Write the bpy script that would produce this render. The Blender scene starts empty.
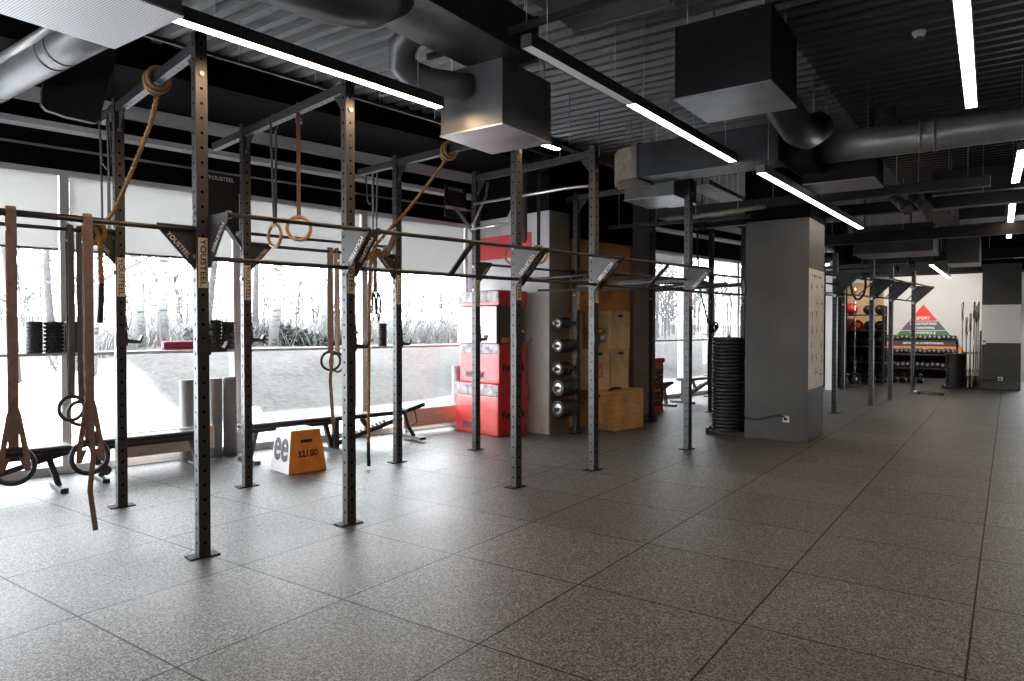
import bpy, bmesh, math, random
from mathutils import Vector, Matrix
PI = math.pi
SC = bpy.context.scene
COL = SC.collection
rnd = random.Random(7)

# ------------------------------------------------------------------ frames
# World: +Y along the floor-tile joints, +X right, Z up. The training rig and
# the window wall run at an angle RA to the tiles: (s along, d towards window)
RA = math.radians(10.6)
E_ = (math.sin(RA), math.cos(RA)); N_ = (-math.cos(RA), math.sin(RA))
RO = (-4.53, 2.71); RZ = PI / 2 - RA
def rg(s, d, z=0.0):
    return (RO[0] + E_[0]*s + N_[0]*d, RO[1] + E_[1]*s + N_[1]*d, z)

# ------------------------------------------------------------------ materials
MATS = {}
def new_mat(name):
    m = bpy.data.materials.new(name); m.use_nodes = True
    nt = m.node_tree; b = nt.nodes['Principled BSDF']
    MATS[name] = m
    return m, nt, b
def N(nt, typ, **kw):
    n = nt.nodes.new(typ)
    for k, v in kw.items():
        if hasattr(n, k): setattr(n, k, v)
        else: n.inputs[k].default_value = v
    return n
def pbr(name, col, rough=.5, metal=0., var=0., scale=8., bump=0., spec=.5, coord='Object', bscale=None, stretch=None):
    m, nt, b = new_mat(name)
    b.inputs['Base Color'].default_value = (*col, 1); b.inputs['Roughness'].default_value = rough
    b.inputs['Metallic'].default_value = metal; b.inputs['Specular IOR Level'].default_value = spec
    if var or bump:
        tc = N(nt, 'ShaderNodeTexCoord'); src = tc.outputs[coord]
        if stretch:
            mp = N(nt, 'ShaderNodeMapping'); mp.inputs['Scale'].default_value = stretch
            nt.links.new(src, mp.inputs[0]); src = mp.outputs[0]
        nz = N(nt, 'ShaderNodeTexNoise'); nz.inputs['Scale'].default_value = scale; nz.inputs['Detail'].default_value = 5
        nt.links.new(src, nz.inputs['Vector'])
        if var:
            cr = N(nt, 'ShaderNodeValToRGB')
            cr.color_ramp.elements[0].position = .3; cr.color_ramp.elements[1].position = .7
            cr.color_ramp.elements[0].color = (*[max(0, c*(1-var)) for c in col], 1)
            cr.color_ramp.elements[1].color = (*[min(1, c*(1+var)) for c in col], 1)
            nt.links.new(nz.outputs['Fac'], cr.inputs[0]); nt.links.new(cr.outputs[0], b.inputs['Base Color'])
        if bump:
            bp = N(nt, 'ShaderNodeBump'); bp.inputs['Strength'].default_value = bump; bp.inputs['Distance'].default_value = .01
            src2 = nz
            if bscale:
                src2 = N(nt, 'ShaderNodeTexNoise'); src2.inputs['Scale'].default_value = bscale
                nt.links.new(src, src2.inputs['Vector'])
            nt.links.new(src2.outputs['Fac'], bp.inputs['Height']); nt.links.new(bp.outputs[0], b.inputs['Normal'])
    return m
def emit(name, col, strength):
    m, nt, b = new_mat(name)
    b.inputs['Base Color'].default_value = (.8, .8, .8, 1)
    b.inputs['Emission Color'].default_value = (*col, 1); b.inputs['Emission Strength'].default_value = strength
    return m
def math_n(nt, op, a, b=None, c=None):
    n = N(nt, 'ShaderNodeMath', operation=op)
    for i, v in enumerate((a, b, c)):
        if v is None: continue
        if isinstance(v, (int, float)): n.inputs[i].default_value = v
        else: nt.links.new(v, n.inputs[i])
    return n.outputs[0]

STRIP_E = 20.0
pbr('black_steel', (.030, .030, .033), .42, .0, var=.25, scale=14, spec=.6)
pbr('bar_steel', (.035, .033, .032), .35, .3, spec=.6)
pbr('silver', (.55, .55, .56), .28, 1.)
pbr('chrome', (.7, .7, .72), .15, 1.)
pbr('galv', (.42, .43, .44), .38, .85, var=.15, scale=3)
pbr('duct_dark', (.055, .057, .06), .42, .4, var=.25, scale=2.5, spec=.5)
pbr('duct_black', (.008, .008, .009), .6, 0, var=.2, scale=3, spec=.2)
pbr('duct_grey', (.13, .132, .135), .42, .45, var=.25, scale=2.2)
pbr('duct_light', (.26, .255, .25), .38, .5, var=.2, scale=2.5)
pbr('flex_beige', (.26, .22, .18), .6, 0, var=.3, scale=9, bump=.4)
pbr('matte_black', (.010, .010, .011), .7, var=.2, scale=5)
pbr('wall_black', (.006, .006, .0065), .9, var=.15, scale=2, spec=.08)
pbr('wall_grey', (.072, .073, .076), .65, var=.18, scale=1.6, bump=.08, bscale=60)
pbr('concrete', (.50, .50, .505), .75, var=.13, scale=2.3, bump=.12, bscale=50, stretch=(1, 1, .5))
pbr('concrete_dark', (.22, .20, .175), .75, var=.15, scale=2.3, bump=.12, bscale=50)
pbr('mural_wall', (.50, .50, .50), .8, var=.05, scale=2)
pbr('white_paint', (.72, .72, .72), .6)
pbr('board_white', (.93, .93, .93), .4)
pbr('paper_beige', (.90, .82, .72), .7, var=.10, scale=6)
pbr('ink_grey', (.12, .10, .09), .7)
pbr('alu', (.72, .725, .73), .4, 0)
pbr('alu_dark', (.12, .12, .125), .4, .3)
pbr('steel_band', (.78, .78, .79), .5, 0)
pbr('rubber', (.014, .014, .015), .48, 0, var=.3, scale=30, spec=.5)
pbr('rubber_grey', (.05, .05, .052), .5, 0, var=.25, scale=20)
pbr('vinyl_black', (.018, .018, .019), .38)
pbr('strap_brown', (.26, .165, .125), .75, var=.2, scale=30)
pbr('strap_dark', (.11, .065, .035), .75, var=.2, scale=30)
pbr('strap_grey', (.10, .10, .10), .75, var=.2, scale=30)
pbr('strap_black', (.012, .012, .012), .7)
pbr('ring_wood', (.42, .22, .09), .45, var=.2, scale=25)
pbr('ring_dark', (.045, .042, .04), .5)
pbr('rope_hemp', (.30, .165, .06), .85, var=.35, scale=60)
pbr('rope_black', (.015, .014, .013), .8)
pbr('red_vinyl', (.60, .022, .018), .38, var=.08, scale=4, bump=.35, bscale=7, spec=1.0)
pbr('grey_vinyl', (.58, .58, .60), .33, var=.08, scale=4, bump=.5, bscale=5, spec=.6)
pbr('camo_vinyl', (.30, .27, .29), .4, var=.75, scale=9)
pbr('brown_vinyl', (.075, .062, .05), .4, bump=.5, bscale=5)
pbr('orange_paint', (.72, .25, .035), .5, var=.15, scale=9)
pbr('box_white', (.74, .74, .745), .5)
pbr('print_grey', (.10, .10, .11), .6)
pbr('print_black', (.008, .008, .008), .6)
pbr('print_white', (.78, .78, .78), .6)
pbr('print_yellow', (.75, .42, .02), .6)
pbr('sticker_tan', (.80, .64, .46), .5)
pbr('mural_red', (.68, .035, .022), .7)
pbr('mural_grey', (.10, .10, .12), .7)
pbr('mural_green', (.045, .17, .06), .7)
pbr('mural_purple', (.10, .035, .055), .7)
pbr('mural_orange', (.70, .25, .02), .7)
pbr('ball_red', (.62, .03, .02), .45)
pbr('mat_pink', (.55, .05, .16), .55)
pbr('mat_grey', (.30, .30, .305), .6, var=.12, scale=6)
pbr('convector_wood', (.78, .62, .52), .5, var=.12, scale=5, stretch=(1, 1, 6))
pbr('snow_car', (.80, .80, .82), .6)
pbr('car_dark', (.06, .065, .07), .3)
pbr('bark', (.065, .064, .062), .9, var=.3, scale=8)
pbr('twig', (.11, .11, .109), .9)
pbr('evergreen', (.025, .032, .026), .9, var=.4, scale=6)
pbr('poster_red', (.62, .05, .06), .6)

# wood panels (plyo boxes)
def wood(name, c1, c2, scale=3.0, stretch=(1.2, 1.2, 9), rough=.55):
    m, nt, b = new_mat(name); b.inputs['Roughness'].default_value = rough
    tc = N(nt, 'ShaderNodeTexCoord'); mp = N(nt, 'ShaderNodeMapping'); mp.inputs['Scale'].default_value = stretch
    nz = N(nt, 'ShaderNodeTexNoise', Scale=scale, Detail=6.0)
    n2 = N(nt, 'ShaderNodeTexNoise', Scale=2.2, Detail=4.0)
    cr = N(nt, 'ShaderNodeValToRGB'); cr.color_ramp.elements[0].position = .28; cr.color_ramp.elements[1].position = .72
    cr.color_ramp.elements[0].color = (*c2, 1); cr.color_ramp.elements[1].color = (*c1, 1)
    mx = N(nt, 'ShaderNodeMixRGB', blend_type='MULTIPLY'); mx.inputs[0].default_value = .55
    cr2 = N(nt, 'ShaderNodeValToRGB'); cr2.color_ramp.elements[0].position = .3; cr2.color_ramp.elements[1].position = .55
    cr2.color_ramp.elements[0].color = (.35, .3, .25, 1); cr2.color_ramp.elements[1].color = (1, 1, 1, 1)
    L = nt.links.new
    L(tc.outputs['Object'], mp.inputs[0]); L(mp.outputs[0], nz.inputs['Vector']); L(tc.outputs['Object'], n2.inputs['Vector'])
    L(nz.outputs['Fac'], cr.inputs[0]); L(n2.outputs['Fac'], cr2.inputs[0]); L(cr.outputs[0], mx.inputs[1]); L(cr2.outputs[0], mx.inputs[2])
    L(mx.outputs[0], b.inputs['Base Color'])
wood('plywood', (.82, .47, .17), (.60, .32, .10))
wood('plywood_pale', (.88, .62, .34), (.74, .47, .22))
wood('plywood_orange', (.86, .37, .07), (.72, .28, .05), stretch=(.8, .8, 3))

# perforated upright: rows of dark holes in the powder coat
def upright_mat():
    m, nt, b = new_mat('upright_steel'); b.inputs['Roughness'].default_value = .40; b.inputs['Specular IOR Level'].default_value = .7
    tc = N(nt, 'ShaderNodeTexCoord'); sp = N(nt, 'ShaderNodeSeparateXYZ'); nt.links.new(tc.outputs['Object'], sp.inputs[0])
    ax = math_n(nt, 'ABSOLUTE', sp.outputs[0]); ay = math_n(nt, 'ABSOLUTE', sp.outputs[1])
    mn = math_n(nt, 'MINIMUM', ax, ay)
    zm = math_n(nt, 'PINGPONG', sp.outputs[2], .05)
    d2 = math_n(nt, 'ADD', math_n(nt, 'POWER', mn, 2.0), math_n(nt, 'POWER', zm, 2.0))
    hole = math_n(nt, 'LESS_THAN', d2, .0108**2)
    mx = N(nt, 'ShaderNodeMixRGB'); mx.inputs[1].default_value = (.024, .024, .026, 1); mx.inputs[2].default_value = (.002, .002, .002, 1)
    nt.links.new(hole, mx.inputs[0]); nt.links.new(mx.outputs[0], b.inputs['Base Color'])
    sr = math_n(nt, 'MULTIPLY', math_n(nt, 'SUBTRACT', 1.0, hole), .7)
    nt.links.new(sr, b.inputs['Specular IOR Level'])
upright_mat()

# rubber tile floor: 1 m tiles, joints, granules
def floor_mat():
    m, nt, b = new_mat('rubber_floor'); L = nt.links.new
    tc = N(nt, 'ShaderNodeTexCoord'); sp = N(nt, 'ShaderNodeSeparateXYZ'); L(tc.outputs['Object'], sp.inputs[0])
    gx = math_n(nt, 'ADD', sp.outputs[0], 100.146); gy = math_n(nt, 'ADD', sp.outputs[1], 100-3.745)
    fx = math_n(nt, 'PINGPONG', gx, .5); fy = math_n(nt, 'PINGPONG', gy, .5)
    seam_d = math_n(nt, 'MINIMUM', fx, fy)
    seam = math_n(nt, 'LESS_THAN', seam_d, .0055)
    cx = math_n(nt, 'FLOOR', gx); cy = math_n(nt, 'FLOOR', gy)
    cb = N(nt, 'ShaderNodeCombineXYZ'); L(cx, cb.inputs[0]); L(cy, cb.inputs[1])
    wn = N(nt, 'ShaderNodeTexWhiteNoise', noise_dimensions='2D'); L(cb.outputs[0], wn.inputs[0])
    gv_ = N(nt, 'ShaderNodeTexVoronoi', Scale=150.0); L(tc.outputs['Object'], gv_.inputs['Vector'])
    gn_ = N(nt, 'ShaderNodeTexNoise', Scale=38.0, Detail=2.0); L(tc.outputs['Object'], gn_.inputs['Vector'])
    gsep = N(nt, 'ShaderNodeSeparateColor'); L(gv_.outputs['Color'], gsep.inputs[0])
    gsum = math_n(nt, 'MULTIPLY_ADD', gsep.outputs[0], .62, math_n(nt, 'MULTIPLY', gn_.outputs['Fac'], .40))
    crg = N(nt, 'ShaderNodeValToRGB'); e = crg.color_ramp.elements
    e[0].position = .42; e[0].color = (.45, .45, .45, 1); e[1].position = .80; e[1].color = (3.4, 3.36, 3.3, 1)
    L(gsum, crg.inputs[0])
    dirt = N(nt, 'ShaderNodeTexNoise', Scale=.9, Detail=6.0, Roughness=.6); L(tc.outputs['Object'], dirt.inputs['Vector'])
    crd = N(nt, 'ShaderNodeValToRGB'); e = crd.color_ramp.elements
    e[0].position = .35; e[0].color = (.70, .70, .70, 1); e[1].position = .68; e[1].color = (1.12, 1.12, 1.12, 1)
    L(dirt.outputs['Fac'], crd.inputs[0])
    tv = math_n(nt, 'MULTIPLY_ADD', wn.outputs['Value'], .30, .85)
    base = N(nt, 'ShaderNodeMixRGB', blend_type='MULTIPLY'); base.inputs[0].default_value = 1; base.inputs[1].default_value = (.066, .065, .065, 1)
    L(crg.outputs[0], base.inputs[2])
    m2 = N(nt, 'ShaderNodeMixRGB', blend_type='MULTIPLY'); m2.inputs[0].default_value = 1; L(base.outputs[0], m2.inputs[1]); L(crd.outputs[0], m2.inputs[2])
    m3 = N(nt, 'ShaderNodeVectorMath', operation='SCALE'); L(m2.outputs[0], m3.inputs[0]); L(tv, m3.inputs['Scale'])
    mx = N(nt, 'ShaderNodeMixRGB'); L(seam, mx.inputs[0]); L(m3.outputs[0], mx.inputs[1]); mx.inputs[2].default_value = (.006, .006, .006, 1)
    L(mx.outputs[0], b.inputs['Base Color'])
    gsp = N(nt, 'ShaderNodeMapRange'); gsp.inputs['From Min'].default_value = .30; gsp.inputs['From Max'].default_value = .75; gsp.inputs['To Min'].default_value = .35; gsp.inputs['To Max'].default_value = 1.0; L(gsum, gsp.inputs[0])
    L(math_n(nt, 'MULTIPLY', gsp.outputs[0], math_n(nt, 'SUBTRACT', 1.0, math_n(nt, 'MULTIPLY', seam, .85))), b.inputs['Specular IOR Level'])
    rr = math_n(nt, 'MULTIPLY_ADD', dirt.outputs['Fac'], .24, .36); L(rr, b.inputs['Roughness'])
    bp = N(nt, 'ShaderNodeBump', Strength=.15, Distance=.004); L(gsum, bp.inputs['Height'])
    L(bp.outputs[0], b.inputs['Normal'])
floor_mat()

# outside ground: snow with patches of dry grass on the bank
def snow_mat():
    m, nt, b = new_mat('snow_ground'); L = nt.links.new; b.inputs['Roughness'].default_value = .9
    tc = N(nt, 'ShaderNodeTexCoord'); sp = N(nt, 'ShaderNodeSeparateXYZ'); L(tc.outputs['Object'], sp.inputs[0])
    n1 = N(nt, 'ShaderNodeTexNoise', Scale=9.0, Detail=8.0, Roughness=.75); L(tc.outputs['Object'], n1.inputs['Vector'])
    n2 = N(nt, 'ShaderNodeTexNoise', Scale=.7, Detail=3.0); L(tc.outputs['Object'], n2.inputs['Vector'])
    ms = N(nt, 'ShaderNodeMapRange'); ms.inputs['From Min'].default_value = .8; ms.inputs['From Max'].default_value = 2.6; L(sp.outputs[0], ms.inputs[0])
    md = N(nt, 'ShaderNodeMapRange'); md.inputs['From Min'].default_value = 6.2; md.inputs['From Max'].default_value = 7.2; L(sp.outputs[1], md.inputs[0])
    mk = math_n(nt, 'MULTIPLY', ms.outputs[0], md.outputs[0])
    g = math_n(nt, 'ADD', math_n(nt, 'MULTIPLY', n1.outputs['Fac'], .65), math_n(nt, 'MULTIPLY', n2.outputs['Fac'], .35))
    cr = N(nt, 'ShaderNodeValToRGB'); e = cr.color_ramp.elements
    e[0].position = .40; e[0].color = (.022, .0215, .020, 1); e[1].position = .62; e[1].color = (.070, .069, .067, 1)
    L(g, cr.inputs[0])
    mx = N(nt, 'ShaderNodeMixRGB'); L(mk, mx.inputs[0]); mx.inputs[1].default_value = (.80, .80, .81, 1); L(cr.outputs[0], mx.inputs[2])
    L(mx.outputs[0], b.inputs['Base Color'])
snow_mat()

def birch_mat():
    m, nt, b = new_mat('birch_bark'); L = nt.links.new; b.inputs['Roughness'].default_value = .9
    tc = N(nt, 'ShaderNodeTexCoord'); mp = N(nt, 'ShaderNodeMapping'); mp.inputs['Scale'].default_value = (3, 3, 9); L(tc.outputs['Object'], mp.inputs[0])
    n1 = N(nt, 'ShaderNodeTexNoise', Scale=1.6, Detail=5.0); L(mp.outputs[0], n1.inputs['Vector'])
    cr = N(nt, 'ShaderNodeValToRGB'); e = cr.color_ramp.elements
    e[0].position = .36; e[0].color = (.06, .06, .06, 1); e[1].position = .44; e[1].color = (.22, .22, .22, 1)
    L(n1.outputs['Fac'], cr.inputs[0]); L(cr.outputs[0], b.inputs['Base Color'])
birch_mat()

def glass_mat():
    m, nt, b = new_mat('window_glass'); nt.nodes.remove(b); L = nt.links.new
    out = nt.nodes['Material Output']
    tr = N(nt, 'ShaderNodeBsdfTransparent'); tr.inputs[0].default_value = (.96, .97, .97, 1)
    gl = N(nt, 'ShaderNodeBsdfGlossy'); gl.inputs['Roughness'].default_value = .02
    lw = N(nt, 'ShaderNodeLayerWeight'); mx = N(nt, 'ShaderNodeMixShader')
    fr = math_n(nt, 'MULTIPLY_ADD', math_n(nt, 'POWER', lw.outputs['Facing'], 5.0), .6, .03)
    L(fr, mx.inputs[0]); L(tr.outputs[0], mx.inputs[1]); L(gl.outputs[0], mx.inputs[2]); L(mx.outputs[0], out.inputs[0])
glass_mat()
def blind_mat():
    m, nt, b = new_mat('blind_fabric'); nt.nodes.remove(b); L = nt.links.new
    out = nt.nodes['Material Output']
    df = N(nt, 'ShaderNodeBsdfDiffuse'); df.inputs[0].default_value = (.42, .415, .40, 1)
    tl = N(nt, 'ShaderNodeBsdfTranslucent'); tl.inputs[0].default_value = (.40, .395, .385, 1)
    tp = N(nt, 'ShaderNodeBsdfTransparent')
    mx = N(nt, 'ShaderNodeMixShader'); mx.inputs[0].default_value = .75
    m2 = N(nt, 'ShaderNodeMixShader'); m2.inputs[0].default_value = .035
    L(df.outputs[0], mx.inputs[1]); L(tl.outputs[0], mx.inputs[2]); L(mx.outputs[0], m2.inputs[1]); L(tp.outputs[0], m2.inputs[2]); L(m2.outputs[0], out.inputs[0])
blind_mat()
def perf_mat():
    m, nt, b = new_mat('perforated_metal'); L = nt.links.new
    b.inputs['Roughness'].default_value = .45; b.inputs['Metallic'].default_value = .4
    tc = N(nt, 'ShaderNodeTexCoord'); sp = N(nt, 'ShaderNodeSeparateXYZ'); L(tc.outputs['Object'], sp.inputs[0])
    a = math_n(nt, 'PINGPONG', math_n(nt, 'ADD', sp.outputs[0], 50), .0075); c = math_n(nt, 'PINGPONG', math_n(nt, 'ADD', sp.outputs[1], 50), .0075)
    d2 = math_n(nt, 'ADD', math_n(nt, 'POWER', a, 2.0), math_n(nt, 'POWER', c, 2.0)); h = math_n(nt, 'LESS_THAN', d2, .0046**2)
    mx = N(nt, 'ShaderNodeMixRGB'); mx.inputs[1].default_value = (.52, .52, .53, 1); mx.inputs[2].default_value = (.12, .12, .12, 1)
    L(h, mx.inputs[0]); L(mx.outputs[0], b.inputs['Base Color'])
perf_mat()
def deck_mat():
    m, nt, b = new_mat('deck_metal'); L = nt.links.new       # black deck; strip-light glow on the window side put into the colour
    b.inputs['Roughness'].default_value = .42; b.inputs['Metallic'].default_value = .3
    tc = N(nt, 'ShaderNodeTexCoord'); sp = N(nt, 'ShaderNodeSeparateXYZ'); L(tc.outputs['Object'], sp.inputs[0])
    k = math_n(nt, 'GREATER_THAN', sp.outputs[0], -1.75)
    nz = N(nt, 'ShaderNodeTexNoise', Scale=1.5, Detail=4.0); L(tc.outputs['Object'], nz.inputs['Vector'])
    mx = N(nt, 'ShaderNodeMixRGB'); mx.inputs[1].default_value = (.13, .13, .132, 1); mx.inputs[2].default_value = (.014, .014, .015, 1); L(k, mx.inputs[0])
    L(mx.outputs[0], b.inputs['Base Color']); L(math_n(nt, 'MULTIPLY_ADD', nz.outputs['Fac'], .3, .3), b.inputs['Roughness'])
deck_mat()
emit('strip_light', (1.0, .80, .60), STRIP_E)
pbr('diffuser_off', (.80, .79, .77), .5)
emit('strip_light_warm', (1.0, .68, .40), 75.0)
emit('spot_lamp', (1.0, .93, .82), 8.0)
M = MATS

# ------------------------------------------------------------------ mesh builder
SPLIT = {'face_panel', 'side_panel', 'top_panel', 'collar', 'hanger_rod', 'flange', 'end_cap', 'foam_roller', 'side_rail', 'sleeve', 'tier', 'window_lite', 'ring_torus'}
class MB:
    def split(self, name, mats, parent, bevel):          # every loose piece becomes a part of its own
        bm = self.bm; bm.verts.index_update(); seen = set(); out = None
        for v0 in bm.verts:
            if v0 in seen: continue
            isl, st = [], [v0]; seen.add(v0)
            while st:
                v = st.pop(); isl.append(v)
                for e in v.link_edges:
                    o = e.other_vert(v)
                    if o not in seen: seen.add(o); st.append(o)
            m = MB(); mp = {v: m.bm.verts.new(v.co) for v in isl}
            for f in {f for v in isl for f in v.link_faces}:
                nf = m.bm.faces.new([mp[v] for v in f.verts]); nf.smooth = f.smooth; nf.material_index = f.material_index
            out = m._make(name, mats, parent, bevel, None, None)
        bm.free(); return out
    def __init__(self): self.bm = bmesh.new(); self.mi = 0
    def _f(self, vs, smooth=False):
        try: f = self.bm.faces.new(vs)
        except ValueError: return None
        f.material_index = self.mi; f.smooth = smooth
        return f
    def box(self, c, s, rot=None, taper=None):
        hx, hy, hz = s[0]/2, s[1]/2, s[2]/2
        tx, ty = taper if taper else (1, 1)
        P = []
        for z in (-1, 1):
            kx, ky = (1, 1) if z < 0 else (tx, ty)
            for x, y in ((-1, -1), (1, -1), (1, 1), (-1, 1)): P.append(Vector((x*hx*kx, y*hy*ky, z*hz)))
        if rot is not None: P = [rot @ p for p in P]
        v = [self.bm.verts.new(p + Vector(c)) for p in P]
        for q in ((3, 2, 1, 0), (4, 5, 6, 7), (0, 1, 5, 4), (1, 2, 6, 5), (2, 3, 7, 6), (3, 0, 4, 7)): self._f([v[i] for i in q])
        return self
    def bb(self, x0, x1, y0, y1, z0, z1):
        return self.box(((x0+x1)/2, (y0+y1)/2, (z0+z1)/2), (x1-x0, y1-y0, z1-z0))
    def beam(self, p, q, w, h, up=(0, 0, 1)):
        p, q = Vector(p), Vector(q); x = (q-p); l = x.length; x.normalize(); u = Vector(up)
        y = u.cross(x)
        if y.length < 1e-4: y = Vector((0, 1, 0)).cross(x)
        y.normalize(); z = x.cross(y)
        r = Matrix((x, y, z)).transposed()
        return self.box((p+q)/2, (l, w, h), r)
    def prism(self, poly, vec):
        v = Vector(vec); a = [self.bm.verts.new(Vector(p)) for p in poly]; b = [self.bm.verts.new(Vector(p)+v) for p in poly]
        self._f(a[::-1]); self._f(b); n = len(a)
        for i in range(n): self._f([a[i], a[(i+1) % n], b[(i+1) % n], b[i]])
        return self
    def tube(self, pts, r, seg=10, closed=False, caps=True, lobes=0, twist=0., lob=.25):
        pts = [Vector(p) for p in pts]; n = len(pts)
        rs = r if isinstance(r, (list, tuple)) else [r]*n
        T = []
        for i in range(n):
            a = pts[i-1] if (i > 0 or closed) else pts[i]; b = pts[(i+1) % n] if (i < n-1 or closed) else pts[i]
            t = (b-a); T.append(t.normalized() if t.length > 1e-9 else Vector((0, 0, 1)))
        u = Vector((0, 0, 1)) if abs(T[0].z) < .9 else Vector((1, 0, 0))
        u = (u - T[0]*u.dot(T[0])).normalized(); rings = []; L = 0
        for i in range(n):
            if i: L += (pts[i]-pts[i-1]).length
            u = (u - T[i]*u.dot(T[i]))
            if u.length < 1e-6: u = T[i].orthogonal()
            u.normalize(); w = T[i].cross(u); ring = []
            for k in range(seg):
                a = 2*PI*k/seg; rr = rs[i]
                if lobes: rr *= 1 - lob + lob*abs(math.cos(lobes*(a)/2 + 0)) * 1.3
                a2 = a + twist*L
                ring.append(self.bm.verts.new(pts[i] + u*math.cos(a2)*rr + w*math.sin(a2)*rr))
            rings.append(ring)
        m = n if closed else n-1
        for i in range(m):
            A, B = rings[i], rings[(i+1) % n]
            for k in range(seg): self._f([A[k], A[(k+1) % seg], B[(k+1) % seg], B[k]], True)
        if caps and not closed: self._f(rings[0][::-1]); self._f(rings[-1])
        return self
    def cyl(self, p, q, r, seg=16, r2=None):
        return self.tube([p, q], [r, r if r2 is None else r2], seg)
    def lathe(self, prof, c=(0, 0, 0), seg=24, axis='z', caps=True):
        C = Vector(c); rings = []
        for r, z in prof:
            ring = []
            for k in range(seg):
                a = 2*PI*k/seg; x, y = r*math.cos(a), r*math.sin(a)
                p = Vector((x, y, z)) if axis == 'z' else (Vector((z, x, y)) if axis == 'x' else Vector((y, z, x)))
                ring.append(self.bm.verts.new(C+p))
            rings.append(ring)
        for A, B in zip(rings, rings[1:]):
            for k in range(seg): self._f([A[k], A[(k+1) % seg], B[(k+1) % seg], B[k]], True)
        if caps: self._f(rings[0][::-1]); self._f(rings[-1])
        return self
    def sphere(self, c, r, seg=14, rings=8, sc=(1, 1, 1)):
        prof = [(max(1e-4, r*math.sin(PI*i/rings)), -r*math.cos(PI*i/rings)) for i in range(rings+1)]
        st = len(self.bm.verts); self.lathe(prof, (0, 0, 0), seg)
        self.bm.verts.ensure_lookup_table()
        for v in list(self.bm.verts)[st:]: v.co = Vector((v.co.x*sc[0], v.co.y*sc[1], v.co.z*sc[2])) + Vector(c)
        return self
    def torus(self, c, R, r, normal, seg=32, s2=10):
        nv = Vector(normal).normalized(); u = nv.orthogonal().normalized(); w = nv.cross(u); C = Vector(c)
        return self.tube([C + u*R*math.cos(2*PI*i/seg) + w*R*math.sin(2*PI*i/seg) for i in range(seg)], r, s2, closed=True)
    def strap(self, pts, width, wdir, th=.004):
        pts = [Vector(p) for p in pts]; w = Vector(wdir).normalized()*width/2; rows = []
        for i, p in enumerate(pts):
            t = (pts[min(i+1, len(pts)-1)] - pts[max(i-1, 0)]).normalized(); nn = t.cross(w).normalized()*th/2
            rows.append([self.bm.verts.new(p+w+nn), self.bm.verts.new(p-w+nn), self.bm.verts.new(p-w-nn), self.bm.verts.new(p+w-nn)])
        for A, B in zip(rows, rows[1:]):
            for k in range(4): self._f([A[k], A[(k+1) % 4], B[(k+1) % 4], B[k]])
        self._f(rows[0][::-1]); self._f(rows[-1])
        return self
    def build(self, name, mats, parent=None, bevel=0, loc=None, rot=None):
        if name in SPLIT and parent is not None: return self.split(name, mats, parent, bevel)
        return self._make(name, mats, parent, bevel, loc, rot)
    def _make(self, name, mats, parent, bevel, loc, rot):
        bmesh.ops.recalc_face_normals(self.bm, faces=self.bm.faces[:])
        me = bpy.data.meshes.new(name); self.bm.to_mesh(me); self.bm.free()
        for m in (mats if isinstance(mats, (list, tuple)) else [mats]): me.materials.append(M[m])
        o = bpy.data.objects.new(name, me); COL.objects.link(o)
        if parent is not None: o.parent = parent
        if loc is not None: o.location = loc
        if rot is not None: o.rotation_euler = rot
        if bevel:
            b = o.modifiers.new('Bevel', 'BEVEL'); b.width = bevel; b.segments = 2; b.limit_method = 'ANGLE'
        return o

def tag(o, label=None, cat=None, group=None, kind=None):
    if label: o['label'] = label
    if cat: o['category'] = cat
    if group: o['group'] = group
    if kind: o['kind'] = kind
    return o
def thing(name, label, cat, loc=(0, 0, 0), rz=0., group=None, rot=None):
    o = bpy.data.objects.new(name, None); COL.objects.link(o); o.empty_display_size = .1
    o.location = loc; o.rotation_euler = rot if rot else (0, 0, rz)
    return tag(o, label, cat, group)
def rthing(name, label, cat, s, d, z=0., group=None, drz=0.):
    return thing(name, label, cat, rg(s, d, z), RZ + drz, group)
def struct(name, mb, mat, **kw): return tag(mb.build(name, mat, **kw), kind='structure')
def dup(root, loc, rotz=None, label=None, group=None):
    r = root.copy(); COL.objects.link(r); r.location = loc
    if rotz is not None: r.rotation_euler = (0, 0, rotz)
    if label: r['label'] = label
    if group: r['group'] = group
    for ch in list(root.children):
        c = ch.copy(); COL.objects.link(c); c.parent = r
        for g in ch.children:
            h = g.copy(); COL.objects.link(h); h.parent = c
    return r
def text(body, size, mat, parent, loc, rot, name='lettering', ext=.0015, align='CENTER', bold=0., sx=1.):
    cu = bpy.data.curves.new(name, 'FONT'); cu.body = body; cu.size = size; cu.extrude = ext; cu.align_x = align; cu.align_y = 'CENTER'; cu.offset = bold
    cu.resolution_u = 3
    t = bpy.data.objects.new(name, cu); COL.objects.link(t)
    dg = bpy.context.evaluated_depsgraph_get(); me = bpy.data.meshes.new_from_object(t.evaluated_get(dg))
    bpy.data.objects.remove(t); bpy.data.curves.remove(cu)
    me.materials.clear(); me.materials.append(M[mat])
    o = bpy.data.objects.new(name, me); COL.objects.link(o); o.parent = parent; o.location = loc
    o.rotation_euler = rot if not isinstance(rot, Matrix) else rot.to_euler(); o.scale = (sx, 1, 1)
    return o
def axes(xd, yd):            # rotation whose local x runs along xd and local y along yd
    x = Vector(xd).normalized(); y = Vector(yd).normalized(); z = x.cross(y)
    return Matrix((x, y, z)).transposed()
ORD = ['first', 'second', 'third', 'fourth', 'fifth', 'sixth', 'seventh', 'eighth', 'ninth', 'tenth', 'eleventh', 'twelfth', 'thirteenth',
       'fourteenth', 'fifteenth', 'sixteenth', 'seventeenth', 'eighteenth', 'nineteenth', 'twentieth', 'twenty-first', 'twenty-second',
       'twenty-third', 'twenty-fourth', 'twenty-fifth', 'twenty-sixth', 'twenty-seventh', 'twenty-eighth', 'twenty-ninth', 'thirtieth']

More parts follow.
